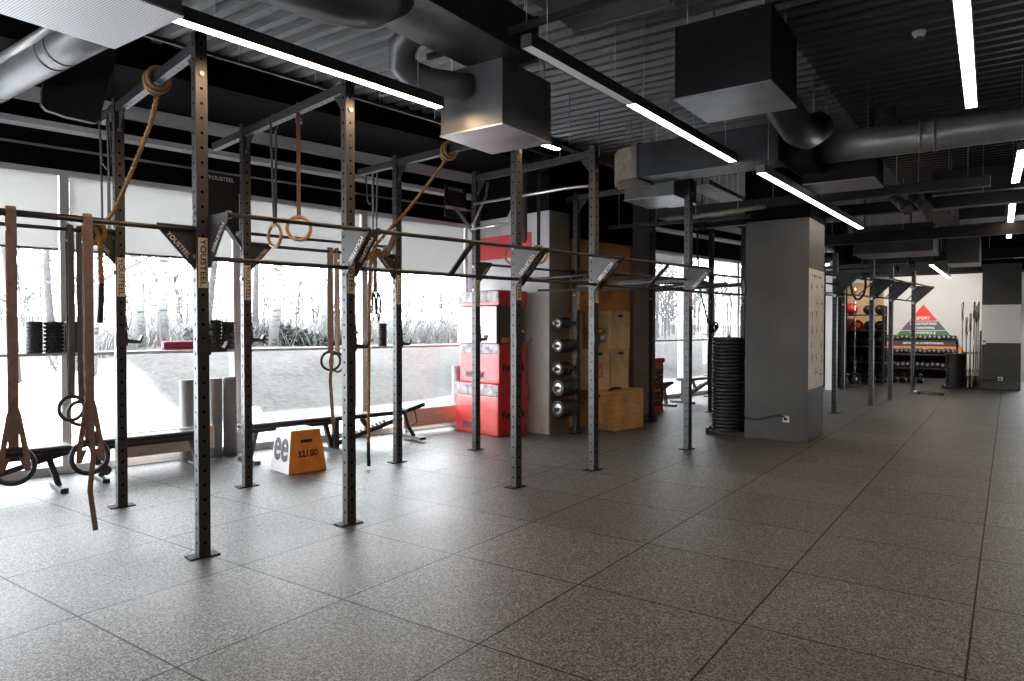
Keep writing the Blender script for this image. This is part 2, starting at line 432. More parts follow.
# ================================================================== SETTING
CEIL = 4.35
fl = MB(); c0, c1, = rg(-9, 3.98), rg(17.2, 3.98)
fl.prism([(c0[0], c0[1], -.1), (6, c0[1]-.0, -.1), (6, 27, -.1), (-4.7, 27, -.1), (c1[0], c1[1], -.1)], (0, 0, .1))
struct('floor', fl, 'rubber_floor')
# corrugated deck
ck = MB(); prof = []; y = -6.6
while y < 27:
    prof += [(y, CEIL), (y+.07, CEIL), (y+.10, CEIL+.06), (y+.17, CEIL+.06)]; y += .20
x0, x1 = -9.6, 6.2
lo0 = [ck.bm.verts.new((x0, p[0], p[1])) for p in prof]; lo1 = [ck.bm.verts.new((x1, p[0], p[1])) for p in prof]
for i in range(len(prof)-1): ck._f([lo0[i], lo1[i], lo1[i+1], lo0[i+1]])
up = MB; ck.bb(x0, x1, -6.6, 27, CEIL+.08, CEIL+.2)
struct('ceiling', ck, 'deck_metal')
struct('wall_right', MB().bb(6, 6.15, -6.6, 27, 0, CEIL+.2), 'wall_grey')
struct('wall_rear', MB().bb(-9.6, 6.15, -6.75, -6.6, 0, CEIL+.2), 'wall_grey')
# far wall with mural, leaving a window opening at its right end
fw = MB(); FY = 26.0
fw.bb(-4.7, .55, FY, FY+.2, 0, CEIL+.2).bb(.55, 3.2, FY, FY+.2, 2.9, CEIL+.2).bb(3.2, 6, FY, FY+.2, 0, CEIL+.2)
struct('wall_far', fw, 'mural_wall')
struct('wall_shelf_side', MB().bb(-4.75, -4.6, 19.6, FY, 0, CEIL+.2), 'mural_wall')
struct('wall_far_header', MB().bb(-4.6, 6, FY-.9, FY-.001, 3.25, CEIL+.1), 'wall_black')
struct('trim_far_strip', MB().bb(-.78, -.62, FY-.16, FY, 0, 3.6), 'mural_wall')
w = MB(); w.bb(.55, .62, FY, FY+.15, 0, 2.9).bb(3.13, 3.2, FY, FY+.15, 0, 2.9).bb(.62, 3.13, FY, FY+.15, 2.83, 2.9).bb(.62, 3.13, FY, FY+.15, 0, .07).bb(.62, 3.13, FY, FY+.15, 1.28, 1.33)
fwin = struct('window_12', w, 'alu'); MB().bb(.62, 3.13, FY+.07, FY+.078, .07, 2.83).build('pane', 'window_glass', fwin)

# window wall along the rig: header, bays, piers.   local frame (s, d, z)
def rstruct(name, mb, mat):
    return struct(name, mb, mat, loc=RO + (0,), rot=(0, 0, RZ))
WD = 3.9
rstruct('wall_window_header', MB().bb(-9, 17.2, WD-.06, WD+.2, 3.27, CEIL+.2), 'wall_black')
rstruct('wall_window_end', MB().bb(17.2, 17.4, 2.2, WD+.2, 0, CEIL+.2), 'wall_black')
rstruct('trim_upper_band', MB().bb(-9, 17.2, 3.66, 3.70, 3.90, 4.05).bb(-9, 17.2, 3.70, 3.84, 4.03, 4.05), 'steel_band')
rstruct('trim_lower_band', MB().bb(-9, 17.2, 3.66, 3.84, 3.665, 3.725), 'steel_band')
rstruct('trim_cable_rail', MB().bb(-9, 5.6, 3.60, 3.63, 3.44, 3.46), 'galv')
rstruct('ceiling_bulkhead', MB().bb(-9, 6.2, 2.42, 3.84, 4.06, CEIL+.1), 'wall_black')
bays = [-7.48, -5.61, -3.74, -1.87, 0, 1.87, 3.74, 5.70]
def window(i, a, b, blind=2.43):
    w = MB(); m = .045
    w.bb(a, a+m, WD-.05, WD+.1, 0, 3.27).bb(b-m, b, WD-.05, WD+.1, 0, 3.27).bb(a+m, b-m, WD-.05, WD+.1, 0, .09).bb(a+m, b-m, WD-.05, WD+.1, 3.21, 3.27)
    o = rstruct('window_%d' % i, w, 'alu')
    MB().bb(a+m, b-m, WD-.04, WD+.08, 1.27, 1.315).build('transom', 'alu_dark' if 0 else 'alu', o)
    MB().bb(a+m, b-m, WD-.17, WD-.04, 1.285, 1.31).build('window_sill', 'alu', o)
    MB().bb(a+m, b-m, WD+.03, WD+.038, .09, 1.27).build('pane', 'window_glass', o)
    MB().bb(a+m, b-m, WD+.03, WD+.038, 1.315, 3.21).build('pane', 'window_glass', o)
    if blind:
        rb = MB().bb(a+m+.01, b-m-.01, WD-.012, WD-.008, blind, 3.21).build('roller_blind', 'blind_fabric', o)
        MB().cyl((a+m+.01, WD-.01, blind-.012), (b-m-.01, WD-.01, blind-.012), .014, 8).build('bottom_bar', 'alu_dark', rb)
    return o
for i in range(7): window(i+1, bays[i], bays[i+1])
for i, (a, b) in enumerate(((9.12, 10.4), (10.4, 12.2), (12.2, 14.7), (14.7, 17.2))): window(i+8, a, b, 3.0 if i < 2 else None)
# concrete pier, recess, second pier
rstruct('wall_pier_left', MB().bb(5.76, 6.20, 2.10, WD+.1, 0, 3.30), 'concrete')
rstruct('wall_pier_left_face', MB().bb(5.765, 6.20, 2.085, 2.10, 0, 3.30), 'concrete_dark')
rstruct('wall_pier_left_top', MB().bb(5.74, 6.22, 2.08, WD+.1, 3.30, CEIL+.1), 'wall_black')
rstruct('wall_recess', MB().bb(6.20, 8.53, 3.45, WD+.1, 0, CEIL+.1).bb(6.20, 8.53, 2.62, 3.45, 3.05, CEIL+.1), 'wall_black')
rstruct('trim_orange_panel', MB().bb(6.93, 8.53, 2.68, 2.74, 0, 3.05), 'plywood_orange')
rstruct('wall_pier_right', MB().bb(8.53, 9.12, 2.60, WD+.1, 0, CEIL+.1), 'concrete_dark')
rstruct('trim_red_sign', MB().bb(5.752, 5.76, 2.45, 3.62, 2.66, 3.02), 'poster_red')
# free-standing columns (grey paint below, black above)
c = MB(); c.bb(-3.09, -2.23, 10.15, 11.1, 0, 3.08); struct('wall_column_near', c, 'wall_grey', bevel=.006)
struct('wall_column_near_top', MB().bb(-3.10, -2.22, 10.14, 11.11, 3.08, CEIL+.05), 'wall_black')
struct('wall_column_far', MB().bb(-.58, .24, 21.7, 22.5, 0, 3.2), 'wall_grey', bevel=.006)
struct('wall_column_far_top', MB().bb(-.59, .25, 21.69, 22.51, 3.2, CEIL+.05), 'wall_black')
struct('trim_white_post', MB().bb(-3.82, -3.62, 19.2, 19.4, 0, 3.3), 'white_paint')
struct('trim_tan_panel', MB().bb(-4.58, -3.0, 22.9, 23.0, 0, 2.9), 'plywood_pale')

# ================================================================== TRAINING RIG (one bolted frame)
rig = rthing('training_rig', 'large black steel training rig of perforated posts and pull-up bars along the windows', 'training rig', 0, 0)
H = 3.58
FS = [-1.85, 0, 1.15, 3.03, 4.23, 6.15]; BS = [-1.85, 0, 1.13, 2.93, 4.15, 6.13, 8.07, 9.97, 11.2]; BD = 1.88
post_me = MB().box((0, 0, H/2), (.08, .08, H)).build('upright', 'upright_steel', rig, bevel=.004)
base_me = MB().box((0, .01, .005), (.20, .12, .01)).build('base_plate', 'duct_black', post_me)
stick = MB().box((0, -.041, 2.02), (.062, .003, .34)).build('sticker', 'sticker_tan', post_me)
stxt = text('YOUSTEEL', .056, 'print_black', post_me, (0, -.0435, 2.02), axes((0, 0, -1), (1, 0, 0)), name='sticker_lettering', bold=.0005, sx=1.22)
def bolt_bm(p, q, r=.017): return MB().cyl(p, q, r, 10)
b1 = bolt_bm((0, -.04, 3.30), (0, -.053, 3.30)).build('bolt', 'duct_light', post_me)
b2 = bolt_bm((-.04, 0, 2.36), (-.053, 0, 2.36)).build('bolt', 'silver', post_me)
b3 = bolt_bm((-.04, 0, 2.06), (-.053, 0, 2.06)).build('bolt', 'silver', post_me)
posts = {}
def put_post(key, s, d, sticker=True):
    if not posts: o = post_me
    else:
        o = post_me.copy(); COL.objects.link(o)
        for ch in (base_me, stick, stxt, b1, b2, b3):
            if not sticker and ch in (stick, stxt): continue
            c = ch.copy(); COL.objects.link(c); c.parent = o
    o.location = (s, d, 0); posts[key] = o
    return o
for i, s in enumerate(FS): put_post('F%d' % i, s, 0)
for i, s in enumerate(BS): put_post('B%d' % i, s, BD, sticker=i < 6)
# front bracket plates carrying two pull-up bars
def front_gusset(x, parent):
    g = MB()
    g.prism([(x, -.03, 2.345), (x, -.365, 2.335), (x, -.355, 2.285), (x, -.045, 1.985), (x, -.03, 1.985)], (.008, 0, 0))
    o = g.build('bracket_plate', 'black_steel', parent)
    p, q = Vector((x-.0016, -.070, 2.04)), Vector((x-.0016, -.345, 2.305)); dv = (q-p).normalized()
    text('YOUSTEEL', .052, 'print_white', o, (p+q)/2 + Vector((0, .012, .012)), axes(-dv, Vector((-1, 0, 0)).cross(-dv)), name='plate_lettering', sx=1.12)
    MB().cyl((x-.010, -.365, 2.315), (x+.018, -.365, 2.315), .026, 12).build('bar_socket', 'bar_steel', o)
    return o
for a_, b_ in zip(FS[1:5], FS[2:6]): front_gusset(a_+.042, rig); front_gusset(b_-.050, rig)
def bar(s0, s1, d, z, r=.0165, name='pull_up_bar'):
    return MB().cyl((s0, d, z), (s1, d, z), r, 12).build(name, 'bar_steel', rig)
for a, b in zip(FS[1:], FS[2:]):
    bar(a+.03, b-.03, -.365, 2.315)
    bar(a+.04, b-.04, -.06, 2.05)
for s in (2.15, 5.15):
    MB().beam((s, -.06, 2.05), (s, -.365, 2.315), .012, .06, up=(1, 0, 0)).build('bar_strut', 'black_steel', rig)
# in-line bar of the bay beside the near post, with triangular gussets
def tri(s, d, z, sgn, name='corner_gusset', L=.24, hh=.30):
    o = MB().prism([(s + sgn*.04, d-.004, z+.03), (s + sgn*(L+.04), d-.004, z+.03), (s + sgn*(L+.04), d-.004, z), (s + sgn*.04, d-.004, z-hh+.03)], (0, .008, 0)).build(name, 'black_steel', rig)
    p, q = Vector((s+sgn*(L+.02), d-.006, z-.012)), Vector((s+sgn*.06, d-.006, z-hh+.065)); dv = (q-p).normalized()
    if sgn > 0: dv = -dv
    text('YOUSTEEL', .042, 'print_white', o, (p+q)/2 + Vector((-sgn*.014, -.001, .018)), axes(dv, Vector((0, -1, 0)).cross(dv)), name='gusset_lettering', sx=1.05)
    return o
bar(-1.81, -.04, 0, 2.24); tri(0, 0, 2.24, -1); tri(-1.85, 0, 2.24, 1)
for a, b in ((-1.85, 0), (1.13, 2.93), (4.15, 6.13), (6.13, 8.07), (8.07, 9.97)):
    bar(a+.04, b-.04, BD, 2.40); tri(a, BD, 2.40, 1); tri(b, BD, 2.40, -1)
bar(1.13, 2.93, BD+.30, 2.55); bar(-1.85, 0, BD+.30, 2.55)
for s in (1.13, 2.93, -1.85, 0): MB().beam((s+.03, BD+.04, 2.50), (s+.03, BD+.32, 2.55), .05, .01, up=(1, 0, 0)).build('bar_bracket', 'black_steel', rig)
# cross beams front to back, some reaching past the rear posts
for s0, s1, dd in ((0, 0, 2.38), (1.15, 1.13, 2.62), (3.03, 2.93, 2.62), (4.23, 4.15, 1.88), (6.15, 6.13, 2.2)):
    k = (dd)/BD
    o = MB().beam((s0, .04, 3.49), (s0+(s1-s0)*k, dd, 3.49), .06, .075).build('cross_beam', 'black_steel', rig)
    MB().prism([(s0-.004, .04, 3.45), (s0-.004, .20, 3.45), (s0-.004, .04, 3.27)], (.008, 0, 0)).build('corner_gusset', 'black_steel', rig)
    MB().prism([(s1-.004, BD-.04, 3.45), (s1-.004, BD-.20, 3.45), (s1-.004, BD-.04, 3.27)], (.008, 0, 0)).build('corner_gusset', 'black_steel', rig)
    if s0 < 5:
        hm = MB()
        for kk in range(int((dd-.1)/.1)):
            y = .1 + kk*.1; hm.cyl((s0+(s1-s0)*y/BD, y, 3.4515), (s0+(s1-s0)*y/BD, y, 3.4535), .011, 8)
        hm.build('hole_row', 'print_black', o)
# ball-target boards held out on braces
def target(s, d, z0, z1, wd, stripe, bs):
    o = MB().bb(s, s+wd, d-.01, d+.01, z0, z1).build('target_board', 'matte_black', rig, bevel=.004)
    text('YOUSTEEL', .055, 'print_white', o, (s+wd/2, d-.0115, z1-.05), axes((1, 0, 0), (0, 0, 1)), name='board_lettering')
    if stripe: MB().bb(s+.005, s+wd-.005, d-.013, d-.0105, z0+.11, z0+.15).build('board_stripe', 'sticker_tan', o)
    MB().beam((s+wd*.45, d-.02, z0+.14), (bs, BD, z0-.22), .04, .04).build('board_brace', 'black_steel', rig)
target(.83, 2.18, 2.56, 3.12, .36, False, 1.10); target(3.86, 2.16, 3.00, 3.42, .36, True, 4.13)
# tubular frame between the fourth front and rear posts
fr = MB(); s = 4.2
for a in (.12, .75):
    fr.tube([(s, BD-.05-a, 3.42), (s-.03, BD-.05-a, 3.25), (s-.25, BD-.05-a, 2.86), (s-.22, BD-.05-a, 2.82)], .016, 8)
fr.tube([(s-.22, BD-.05-.05, 2.82), (s-.22, BD-.05-.85, 2.82)], .016, 8).tube([(s-.1, BD-.02, 3.16), (s-.02, .4, 3.16), (s, .05, 3.14)], .018, 8)
fr.build('tubular_frame', 'silver', rig)
# monkey-bar section between the last two wide bays
for z, d in ((2.20, .6), (2.20, 1.3)): bar(6.15, 7.55, d, z)
for s in (4.6, 5.2, 5.8, 6.6, 7.2): bar(s, s, 0, 0) if 0 else MB().cyl((s, 0.02, 2.20), (s, 1.3, 2.20), .014, 8).build('rung', 'bar_steel', rig)
bar(4.27, 6.11, 1.3, 2.20); bar(4.27, 6.11, 0.02, 2.20)
MB().beam((6.3, -.02, 2.10), (5.3, BD, 2.10), .03, .03).build('stabiliser', 'bar_steel', rig)
MB().beam((6.15, 0.04, 2.20), (6.13, BD, 2.20), .05, .05).build('cross_bar', 'black_steel', rig)
bar(6.19, 7.66, .02, 2.05); bar(6.19, 7.66, .02, 2.30)
MB().bb(7.64, 7.66, -.01, .05, 2.0, 2.35).build('end_plate', 'black_steel', rig)
MB().beam((7.63, 0.05, 2.20), (8.07, BD, 2.20), .05, .05).build('cross_bar', 'black_steel', rig)
# storage pegs on the rear post by the recess
PEGS = [(1.645, .085, .030), (1.315, .10, .032), (.98, .10, .03), (.705, .125, .032), (.40, .125, .032)]
for z, _, _ in PEGS:
    MB().cyl((6.09, BD, z), (5.62, BD, z), .024, 12).build('storage_peg', 'bar_steel', rig)

# ================================================================== FAR RIG
frig_pts = [(-2.63, 14.04), (-2.29, 15.93), (-2.11, 17.27), (-1.89, 19.4)]
fa = math.atan2(frig_pts[-1][0]-frig_pts[0][0], frig_pts[-1][1]-frig_pts[0][1])
frig = thing('training_rig', 'smaller black steel training rig behind the grey column, before the dumbbell rack', 'training rig', (-2.63, 14.04, 0), PI/2-fa)
Rf = Matrix.Rotation(-(PI/2-fa), 2)
fl_loc = [Rf @ (Vector(p) - Vector(frig_pts[0])) for p in frig_pts]
Hf = 2.95
pm = MB().box((0, 0, Hf/2), (.08, .08, Hf)).build('upright', 'upright_steel', frig, bevel=.004)
pb = MB().box((.02, 0, .005), (.24, .14, .01)).build('base_plate', 'black_steel', pm)
pb1 = bolt_bm((-.04, 0, 2.51), (-.056, 0, 2.51), .03).build('bolt', 'silver', pm)
pb2 = bolt_bm((-.04, 0, 2.17), (-.056, 0, 2.17), .03).build('bolt', 'silver', pm)
for i, p in enumerate(fl_loc):
    for back in (0, 1):
        if i == 0 and not back: o = pm
        else:
            o = pm.copy(); COL.objects.link(o)
            for ch in (pb, pb1, pb2): c = ch.copy(); COL.objects.link(c); c.parent = o
        o.location = (p.x, p.y + 1.6*back, 0)
    g = MB(); x = p.x - .02
    g.prism([(x, p.y-.04, 2.58), (x, p.y-.44, 2.56), (x, p.y-.42, 2.50), (x, p.y-.045, 2.14)], (.01, 0, 0))
    g.build('bracket_plate', 'black_steel', frig)
    MB().beam((x, p.y+.04, 2.85), (x, p.y+1.6, 2.85), .06, .07).build('cross_beam', 'black_steel', frig)
for p, q in zip(fl_loc, fl_loc[1:]):
    for dd, z in ((-.42, 2.53), (-.06, 2.20), (-.06, 2.53), (1.6, 2.37)):
        MB().cyl((p.x, p.y+dd, z), (q.x, q.y+dd, z), .017, 10).build('pull_up_bar', 'bar_steel', frig)
    mx_ = (p+q)/2
    MB().beam((mx_.x, mx_.y-.06, 2.20), (mx_.x, mx_.y-.42, 2.53), .012, .05, up=(1, 0, 0)).build('bar_strut', 'black_steel', frig)
for z in (2.53, 2.37, 2.20): MB().cyl((fl_loc[0].x, fl_loc[0].y-.06, z), (-1.9, .1, z), .017, 10).build('pull_up_bar', 'bar_steel', frig)
ub = thing('resistance_band', 'black band hanging in a loop from the bars of the smaller rig behind the column', 'resistance band', (-2.40, 15.0, 2.55))
MB().tube([(-.12, 0, -.02), (-.13, 0, -.15), (-.10, 0, -.32), (-.03, 0, -.42), (.03, 0, -.42), (.10, 0, -.32), (.13, 0, -.15), (.12, 0, .02), (.09, .05, .03), (.06, .03, -.05)], .022, 8).build('band', 'strap_black', ub)
lm = thing('landmine_attachment', 'short black landmine bar lying on the floor at the foot of the far rig post', 'landmine', (-1.80, 19.25, 0), fa-.5)
MB().bb(-.06, .06, -.06, .06, 0, .05).build('base', 'black_steel', lm); MB().cyl((.04, 0, .05), (.62, 0, .04), .03, 12).build('sleeve', 'black_steel', lm); MB().cyl((-.05, 0, .05), (.04, 0, .05), .035, 12).build('pivot', 'silver', lm)

# ================================================================== THINGS ON AND AROUND THE RIG (local axes: x along rig, y to window)
def jhook(s, d, z, label, sgn=1, brass=False):
    t = rthing('j_hook', label, 'hook', s, d, z, 'hooks on the rig posts')
    MB().bb(.041, .049, -.035, .035, -.05, .16).bb(-.045, .049, -.048, -.041, -.05, .06).build('plate', 'black_steel', t)
    MB().prism([(.05, -.03, -.03), (.16, -.03, -.03), (.185, -.03, .035), (.172, -.03, .04), (.15, -.03, -.005), (.05, -.03, .01)], (0, .06, 0)).build('cradle', 'silver' if brass else 'black_steel', t)
    MB().cyl((.045, -.06, .1), (.045, -.035, .1), .012, 8).build('pin', 'silver', t)
jhook(0, 0, 1.44, 'black steel barbell hook on the nearest front rig post, left of the picture')
jhook(1.15, 0, 1.44, 'black steel barbell hook on the second front rig post, right of the orange jump box')
jhook(3.03, 0, 1.44, 'steel barbell hook on the front rig post before the red soft boxes', brass=True)
jhook(4.23, 0, 1.44, 'steel barbell hook on the front rig post before the wooden boxes', brass=True)
jhook(0, BD, 1.47, 'small black barbell hook on the rear rig post under the hemp rope')
jhook(1.13, BD, 1.47, 'small black barbell hook on the rear rig post behind the wooden rings')
jhook(2.93, BD, 1.40, 'black barbell hook on the rear rig post beside the long climbing rope')
jhook(4.15, BD, 1.44, 'dark barbell hook on the rear rig post at the left edge of the red boxes')

def ring_set(s, d, ztop, zc, label, group, strap_m, ring_m, R=.1, r=.0155, w=.042, nrm=(0, -1, 0), drop=0., over=.02, buckle=False, tail=None, legs=None, th=.004):
    t = rthing('gymnastic_ring', label, 'gymnastic ring', s, d, 0, group)
    wd = Vector((0, 0, 1)).cross(Vector(nrm))
    st = MB(); nv = Vector(nrm).normalized()
    st.strap([nv*(-over)+Vector((0, 0, ztop-.10)), nv*(-over*.8)+Vector((0, 0, ztop)), Vector((0, 0, ztop+.022)), nv*(over*.8)+Vector((0, 0, ztop)), nv*over+Vector((0, 0, ztop-.12)), nv*.012+Vector((0, 0, zc+R+.25)), nv*.004+Vector((0, 0, zc+R-.02)),
              nv*(-.014)+Vector((0, 0, zc+R+.02)), nv*(-.02)+Vector((0, 0, ztop-.12))], w, wd, th)
    if legs:
        for sg in (-1, 1):
            st.strap([nv*.015+Vector((0, 0, zc+R+legs)), nv*.015+wd*sg*.022+Vector((0, 0, zc+R+legs*.7)), nv*.018+wd*sg*.06+Vector((0, 0, zc+R*.6)), nv*.018+wd*sg*.065+Vector((0, 0, zc-.03)), nv*.018+wd*sg*.035+Vector((0, 0, zc+R*.5))], w*.6, wd, th)
    if tail: st.strap([nv*.03+Vector((0, 0, zc+R+.3)), nv*.03+wd*.01+Vector((0, 0, zc)), nv*.035+wd*(-.01)+Vector((0, 0, zc-.2)), nv*.03+wd*.02+Vector((0, 0, tail))], w*.6, wd, th)
    st.build('strap', strap_m, t)
    MB().torus((0, 0, zc), R, r, nrm, 40, 10).build('ring', ring_m, t)
    if buckle:
        MB().box((0, -.012, ztop-.14), (.05, .025, .05)).build('buckle', 'silver', t)
    return t
G1 = 'ring straps hanging on the left front bar'
ring_set(-1.07, 0, 2.26, .77, 'dark ring on a wide brown strap at the left edge of the picture', G1, 'strap_brown', 'ring_dark', w=.05, legs=.28)
ring_set(-.68, 0, 2.26, .775, 'dark ring on a brown strap whose long tail hangs almost to the floor', G1, 'strap_brown', 'ring_dark', w=.05, legs=.30, tail=.32)
ring_set(-.375, BD, 2.42, .90, 'black ring on a grey strap behind the brown straps, left of a pair', 'dark ring pair on the left rear bar', 'strap_grey', 'ring_dark', w=.05, nrm=(.25, -1, 0))
ring_set(-.30, BD+.02, 2.42, .85, 'black ring on a grey strap behind the brown straps, right and lower of a pair', 'dark ring pair on the left rear bar', 'strap_grey', 'ring_dark', w=.04, nrm=(-.5, -1, 0))
G2 = 'wooden rings on the second cross beam'
ring_set(1.14, 1.27, 3.53, 2.43, 'pale wooden ring seen nearly edge-on, hanging on a black strap', G2, 'strap_black', 'ring_wood', nrm=(-1, -.15, 0), over=.035, w=.035)
ring_set(1.14, .80, 3.53, 2.45, 'pale wooden ring facing the room on a dark brown strap with a buckle', G2, 'strap_dark', 'ring_wood', nrm=(-.55, -1, 0), over=.035, buckle=True, w=.035)
G3 = 'wooden rings on the fourth cross beam'
ring_set(4.22, 1.28, 3.53, 2.47, 'wooden ring half hidden behind a bracket plate, left of the post before the concrete pier', G3, 'strap_black', 'ring_wood', nrm=(-.9, -.5, 0), over=.035, w=.03)
ring_set(4.25, .86, 3.53, 2.45, 'wooden ring half hidden behind a bracket plate, below the black strap at the concrete pier', G3, 'strap_black', 'ring_wood', nrm=(-.6, -1, 0), over=.035, w=.035, buckle=True)
G4 = 'dark rings on the middle rear bar'
ring_set(2.06, BD, 2.42, 1.22, 'black ring on a brown strap, behind the second front post', G4, 'strap_brown', 'ring_dark', nrm=(-.4, -1, 0), w=.06, r=.014, tail=.5)
ring_set(2.14, BD, 2.42, 1.20, 'black ring hanging close against the rear of the second front post', G4, 'strap_brown', 'ring_dark', nrm=(-1, -.4, 0), w=.045, r=.014)
# suspension trainer with two grips beside the long rope
tr = rthing('suspension_trainer', 'black suspension strap with long grips hanging beside the climbing rope', 'suspension trainer', 2.62, BD, 0)
MB().strap([(0, .02, 2.3), (0, 0, 2.43), (0, -.02, 2.3), (0, -.01, 1.98)], .045, (1, 0, 0)).build('strap', 'strap_brown', tr)
for q in (-.03, .035):
    MB().tube([(q, -.01, 1.98), (q-.02, -.03, 1.9), (q-.025, -.03, 1.75), (q, -.03, 1.66), (q+.025, -.03, 1.75), (q+.02, -.03, 1.9), (q, -.02, 1.98)], .011, 8).build('grip', 'rubber', tr)
# wrap of cloth at the rear gusset
wr = rthing('strap', 'brown cloth strap wound round the rear bar beside the post', 'strap', 2.74, BD, 2.40)
MB().tube([(-.28, -.03, -.05), (-.2, .0, -.02), (-.14, .03, .0), (-.08, -.03, .03), (-.03, .03, .0), (.02, -.03, .04), (.08, -.03, .12), (.13, -.045, .26), (.16, -.05, .3)], [.03, .035, .045, .05, .05, .045, .04, .03, .02], 9).build('wrap', 'strap_brown', wr)

# ropes (three-strand, knotted)
def rope(name, label, pts, r, knot, tip=None, extra=None, mat='rope_hemp'):
    t = thing(name, label, 'rope', rg(*knot[:2], 0), RZ)
    k = Vector(knot); P = [Vector(p) - Vector((k.x, k.y, 0)) for p in pts]
    # resample
    Q = []
    for a, b in zip(P, P[1:]):
        n = max(2, int((b-a).length/.035))
        Q += [a.lerp(b, i/n) for i in range(n)]
    Q.append(P[-1])
    for _ in range(6): Q = [Q[0]] + [(Q[i-1]+Q[i]*2+Q[i+1])/4 for i in range(1, len(Q)-1)] + [Q[-1]]
    MB().tube(Q, r, 12, lobes=3, twist=34, lob=.30).build('rope', mat, t)
    kb = MB(); c = Vector((0, 0, k.z))
    for i, (R, nx) in enumerate(((.075, (.15, 1, .1)), (.085, (.1, 1, -.15)), (.07, (-.2, 1, .3)))):
        kb.torus(c + Vector((0, (i-1)*.042, -.015*i)), R, r*.95, nx, 18, 8)
    kb.build('knot', mat, t)
    if tip: MB().tube(tip and [Vector(p) - Vector((k.x, k.y, 0)) for p in tip], r*1.04, 8).build('rope_end', 'rope_black', t)
    return t
rope('climbing_rope', 'thick hemp rope slung from the first cross beam over to the rear post bar',
     [(0, .86, 3.36), (0, .98, 3.2), (-.02, 1.3, 2.95), (-.05, 1.75, 2.62), (-.1, 1.93, 2.48)], .020, (0, .86, 3.49))
t = rope('climbing_rope', 'short end of brown rope wrapped round the left rear bar, hanging against the window',
     [(-.20, 1.93, 2.50), (-.17, 1.80, 2.36), (-.165, 1.80, 2.1), (-.16, 1.80, 1.95)], .022, (-.20, BD, 2.40), tip=[(-.16, 1.80, 1.95), (-.165, 1.80, 1.78), (-.175, 1.80, 1.62)])
rope('climbing_rope', 'long hemp climbing rope slung from beside the ceiling box down nearly to the floor',
     [(2.97, .98, 3.44), (2.95, 1.05, 3.34), (2.80, 1.50, 2.88), (2.58, 1.78, 2.52), (2.52, 1.80, 2.40), (2.50, 1.80, 2.0), (2.49, 1.80, 1.0), (2.48, 1.80, .27)], .020, (2.97, .98, 3.49),
     tip=[(2.48, 1.80, .30), (2.48, 1.80, .15), (2.485, 1.80, .03)])
rope('battle_rope', 'dark rope draped from the ceiling to a rear post far along the windows',
     [(9.25, 1.75, 3.42), (9.35, 1.80, 2.9), (9.5, 1.82, 2.2), (9.75, 1.80, 1.62), (9.88, 1.78, 1.5)], .018, (9.25, 1.75, 3.46), mat='rope_black')
rope('battle_rope', 'flecked dark rope hanging in a long loop on the rear post beside the plate stack',
     [(9.9, 1.80, 1.58), (9.78, 1.78, 1.52), (9.72, 1.78, 1.3), (9.71, 1.78, .8), (9.72, 1.78, .35), (9.76, 1.78, .32)], .022, (9.9, 1.80, 1.60), mat='rope_black')

# elastic bands looped over the beam ends
def band(s, d, z0, z1, w, label, gap=.05, mat='strap_black', ax=(0, 1, 0)):
    t = rthing('resistance_band', label, 'resistance band', s, d, 0, 'bands over the beam ends')
    u = Vector(ax); v = Vector((-u.y, u.x, 0)); g = v*gap
    pts = [Vector((0, 0, z0+.03)), g*.8+Vector((0, 0, z0)), g+Vector((0, 0, z0-.12)), g*.7+Vector((0, 0, (z0+z1)/2)), g*.6+Vector((0, 0, z1+.05)), Vector((0, 0, z1)), g*-.6+Vector((0, 0, z1+.05)), g*-.7+Vector((0, 0, (z0+z1)/2)), g*-1+Vector((0, 0, z0-.12)), g*-.8+Vector((0, 0, z0)), Vector((0, 0, z0+.032))]
    MB().strap(pts, w, u, .006).build('band', mat, t)
band(0, 2.30, 3.53, 2.42, .05, 'wide black band hanging at the far end of the first cross beam', .04)
band(0, 2.24, 3.53, 3.02, .035, 'short black band doubled over the far end of the first cross beam', .06)
band(0, 2.06, 3.53, 2.42, .05, 'long black band on the first cross beam close to the rear post', .04)
band(0, 1.98, 3.53, 3.05, .03, 'thin short band between the long band and the rear post of the first beam', .05)
band(3.0, 2.45, 3.53, 2.45, .035, 'long dark band knotted on the far end of the third cross beam', .035, 'strap_grey')
band(3.0, 2.56, 3.53, 3.10, .03, 'short dark band looped over the tip of the third cross beam', .06)
band(4.2, 1.05, 3.53, 2.60, .05, 'black band hanging down from the fourth cross beam to the rings', .03)

